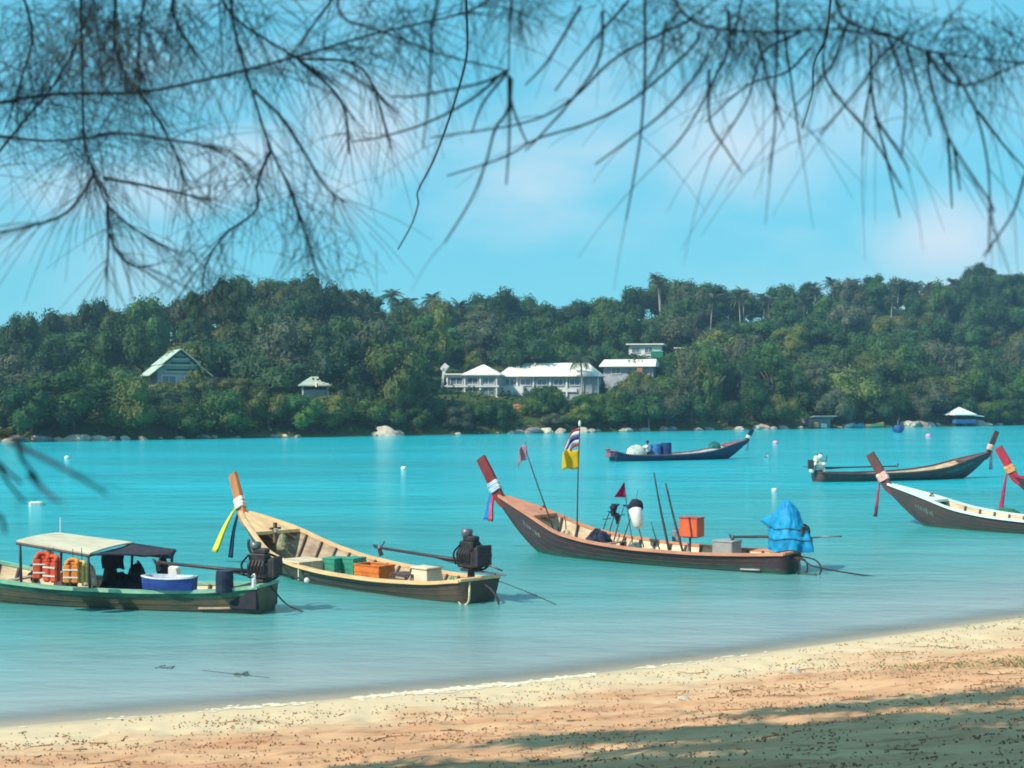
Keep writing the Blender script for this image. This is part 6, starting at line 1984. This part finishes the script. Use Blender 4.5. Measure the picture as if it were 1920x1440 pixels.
def foam():
    r = random.Random(3); m = MB()
    # broken patches of froth left by the last ripple
    for i in range(750):
        x = r.gauss(-1.0, 2.0)
        if N3(x * .9, 3.3) + .35 * N3(x * 3.1, 1.0) < -.22: continue
        y = shore_y(x) - .02 - abs(r.gauss(0, .17)) + .12 * N3(x * 1.1, 8)
        if r.random() < .25: y += r.uniform(0, .12)
        s_ = r.uniform(.015, .06); z = max(beach_z(x, y), 0.0) + .010
        n = 7; ph = r.uniform(0, 6.28)
        ring = [Vector((x + s_ * 1.9 * math.cos(ph + k * 6.283 / n) * r.uniform(.6, 1.2), y + s_ * .5 * math.sin(ph + k * 6.283 / n) * r.uniform(.6, 1.2), 0)) for k in range(n)]
        for v in ring: v.z = max(beach_z(v.x, v.y), 0.0) + .006
        m.add(ring + [Vector((x, y, z + .012))], [(k, (k + 1) % n, n) for k in range(n)])
    tag(m.build('foam', mat("foam_white", (.72, .63, .50), (.62, .52, .38), scale=9, rough=.9), None, True), 'broken pale froth along the water edge', 'foam', kind='stuff')
foam()
def creepers():
    r = random.Random(8); m = MB()
    for (px, py, Y, sx, sy, n) in ((1690, 1272, 21.5, .9, .5, 150), (1850, 1282, 21.5, 1.3, .5, 220), (1915, 1160, 29.0, .6, .6, 140), (1905, 1280, 21.5, .8, .6, 160), (1830, 1180, 27.5, .5, .15, 40)):
        x0 = (px - 960) / F * Y
        for i in range(n):
            x, y = x0 + r.gauss(0, sx * .5), Y + r.gauss(0, sy * .5)
            if shore_dist(x, y) > -.2: continue
            c = Vector((x, y, beach_z(x, y) + r.uniform(.01, .07)))
            a = r.uniform(0, 6.28); t = Vector((math.cos(a), math.sin(a), r.uniform(0, .7))) * r.uniform(.03, .075); b = Vector((-math.sin(a), math.cos(a), .2)) * r.uniform(.015, .035)
            m.quad(c - b, c + t * .5 + b * .2, c + t, c + t * .5 - b)
    tag(m.build('beach_creeper', mat("creeper_leaf", (.10, .15, .045), (.16, .19, .06), scale=3, rough=.7, trans=.2)), 'patches of low green beach creeper on the sand', 'creeper', kind='stuff')
creepers()
def weed(px, py, L, W, label, seed):
    Y = CZ * F / (py - HZ); p = at(px, py, Y); r = random.Random(seed)
    m = MB()
    for i in range(15):
        a = Vector((r.gauss(0, L * .3), r.gauss(0, W * .3), .006)); k = [a]
        for j in range(4): k.append(k[-1] + Vector((r.uniform(.02, .16) * L, r.gauss(0, .05), r.gauss(0, .006))))
        for v in k: v.z = min(.03, max(-.01, v.z))
        m.tube(cr(k, 2), .008, 4)
    o = m.build('drifting_weed', mat("dark_weed", (.10, .14, .14), (.15, .18, .17), scale=5), None, True); o.location = (p.x, p.y, 0)
    tag(o, label, 'seaweed', 'clumps of drifting weed')
weed(308, 1252, .22, .16, 'dark clump of weed drifting in the shallows at the left', 1)
weed(448, 1266, .20, .08, 'thin dark weed drifting right of the bigger clump', 2)
rope('drifting_line', [at(380, 1257, CZ * F / 507) , at(430, 1263, CZ * F / 513), at(505, 1271, CZ * F / 521)], .008, ROPE_D, 'thin dark line drifting between the weed clumps in the shallows')
# pale pieces on the sand
for px, py, s_, lb in ((1283, 1312, .09, 'small white plastic scrap on the sand near the middle'), (1490, 1262, .11, 'pale stone on the bright upper sand to the right')):
    Y = 22.0
    for _ in range(30):
        x = (px - 960) / F * Y; Y += ((CZ - beach_z(x, Y)) * F / (py - HZ) - Y) * .5
    x = (px - 960) / F * Y
    o = obj('pale_stone', ROCKS[0]); o.location = (x, Y, beach_z(x, Y) + s_ * .2); o.scale = (s_, s_ * .8, s_ * .6); tag(o, lb, 'stone')

# ------------------------------------------------------------------ air between the bay and the hill
m = MB(); m.box((40, 255, 27.5), (1100, 560, 62))
hz = m.build('haze', bpy.data.materials.new('haze_air'))
hm = hz.data.materials[0]; hm.use_nodes = True
ht = hm.node_tree
for n in list(ht.nodes): ht.nodes.remove(n)
ho = ht.nodes.new('ShaderNodeOutputMaterial'); hv = ht.nodes.new('ShaderNodeVolumePrincipled')
hv.inputs['Color'].default_value = (.42, .72, .98, 1); hv.inputs['Density'].default_value = 0.0005; hv.inputs['Anisotropy'].default_value = 0.2
ht.links.new(hv.outputs[0], ho.inputs['Volume'])
tag(hz, 'thin blue haze in the air over the bay', 'haze', kind='stuff')

# sunlit grass clearing on the hill at the left
def clearing():
    r = random.Random(77); m = MB()
    for i in range(5200):
        px = r.gauss(115, 42); q = r.uniform(24, 40)
        k = (px - 960) / F
        y = (190 + q / .823) / (1 - .69 * k); x = k * y
        c = Vector((x, y, hill_z(x, y)))
        a = r.uniform(0, 6.28); w = Vector((math.cos(a), math.sin(a), 0)) * r.uniform(.08, .2)
        m.quad(c - w, c + w, c + w * .4 + Vector((r.gauss(0, .15), r.gauss(0, .15), r.uniform(.3, .9))), c - w * .4 + Vector((r.gauss(0, .15), r.gauss(0, .15), r.uniform(.3, .9))))
    tag(m.build('grass', mat("meadow_grass", (.28, .31, .08), (.36, .34, .10), scale=.4, rough=.8, trans=.3)), 'yellow-green grass in the clearing on the left slope', 'grass', kind='stuff')
clearing()
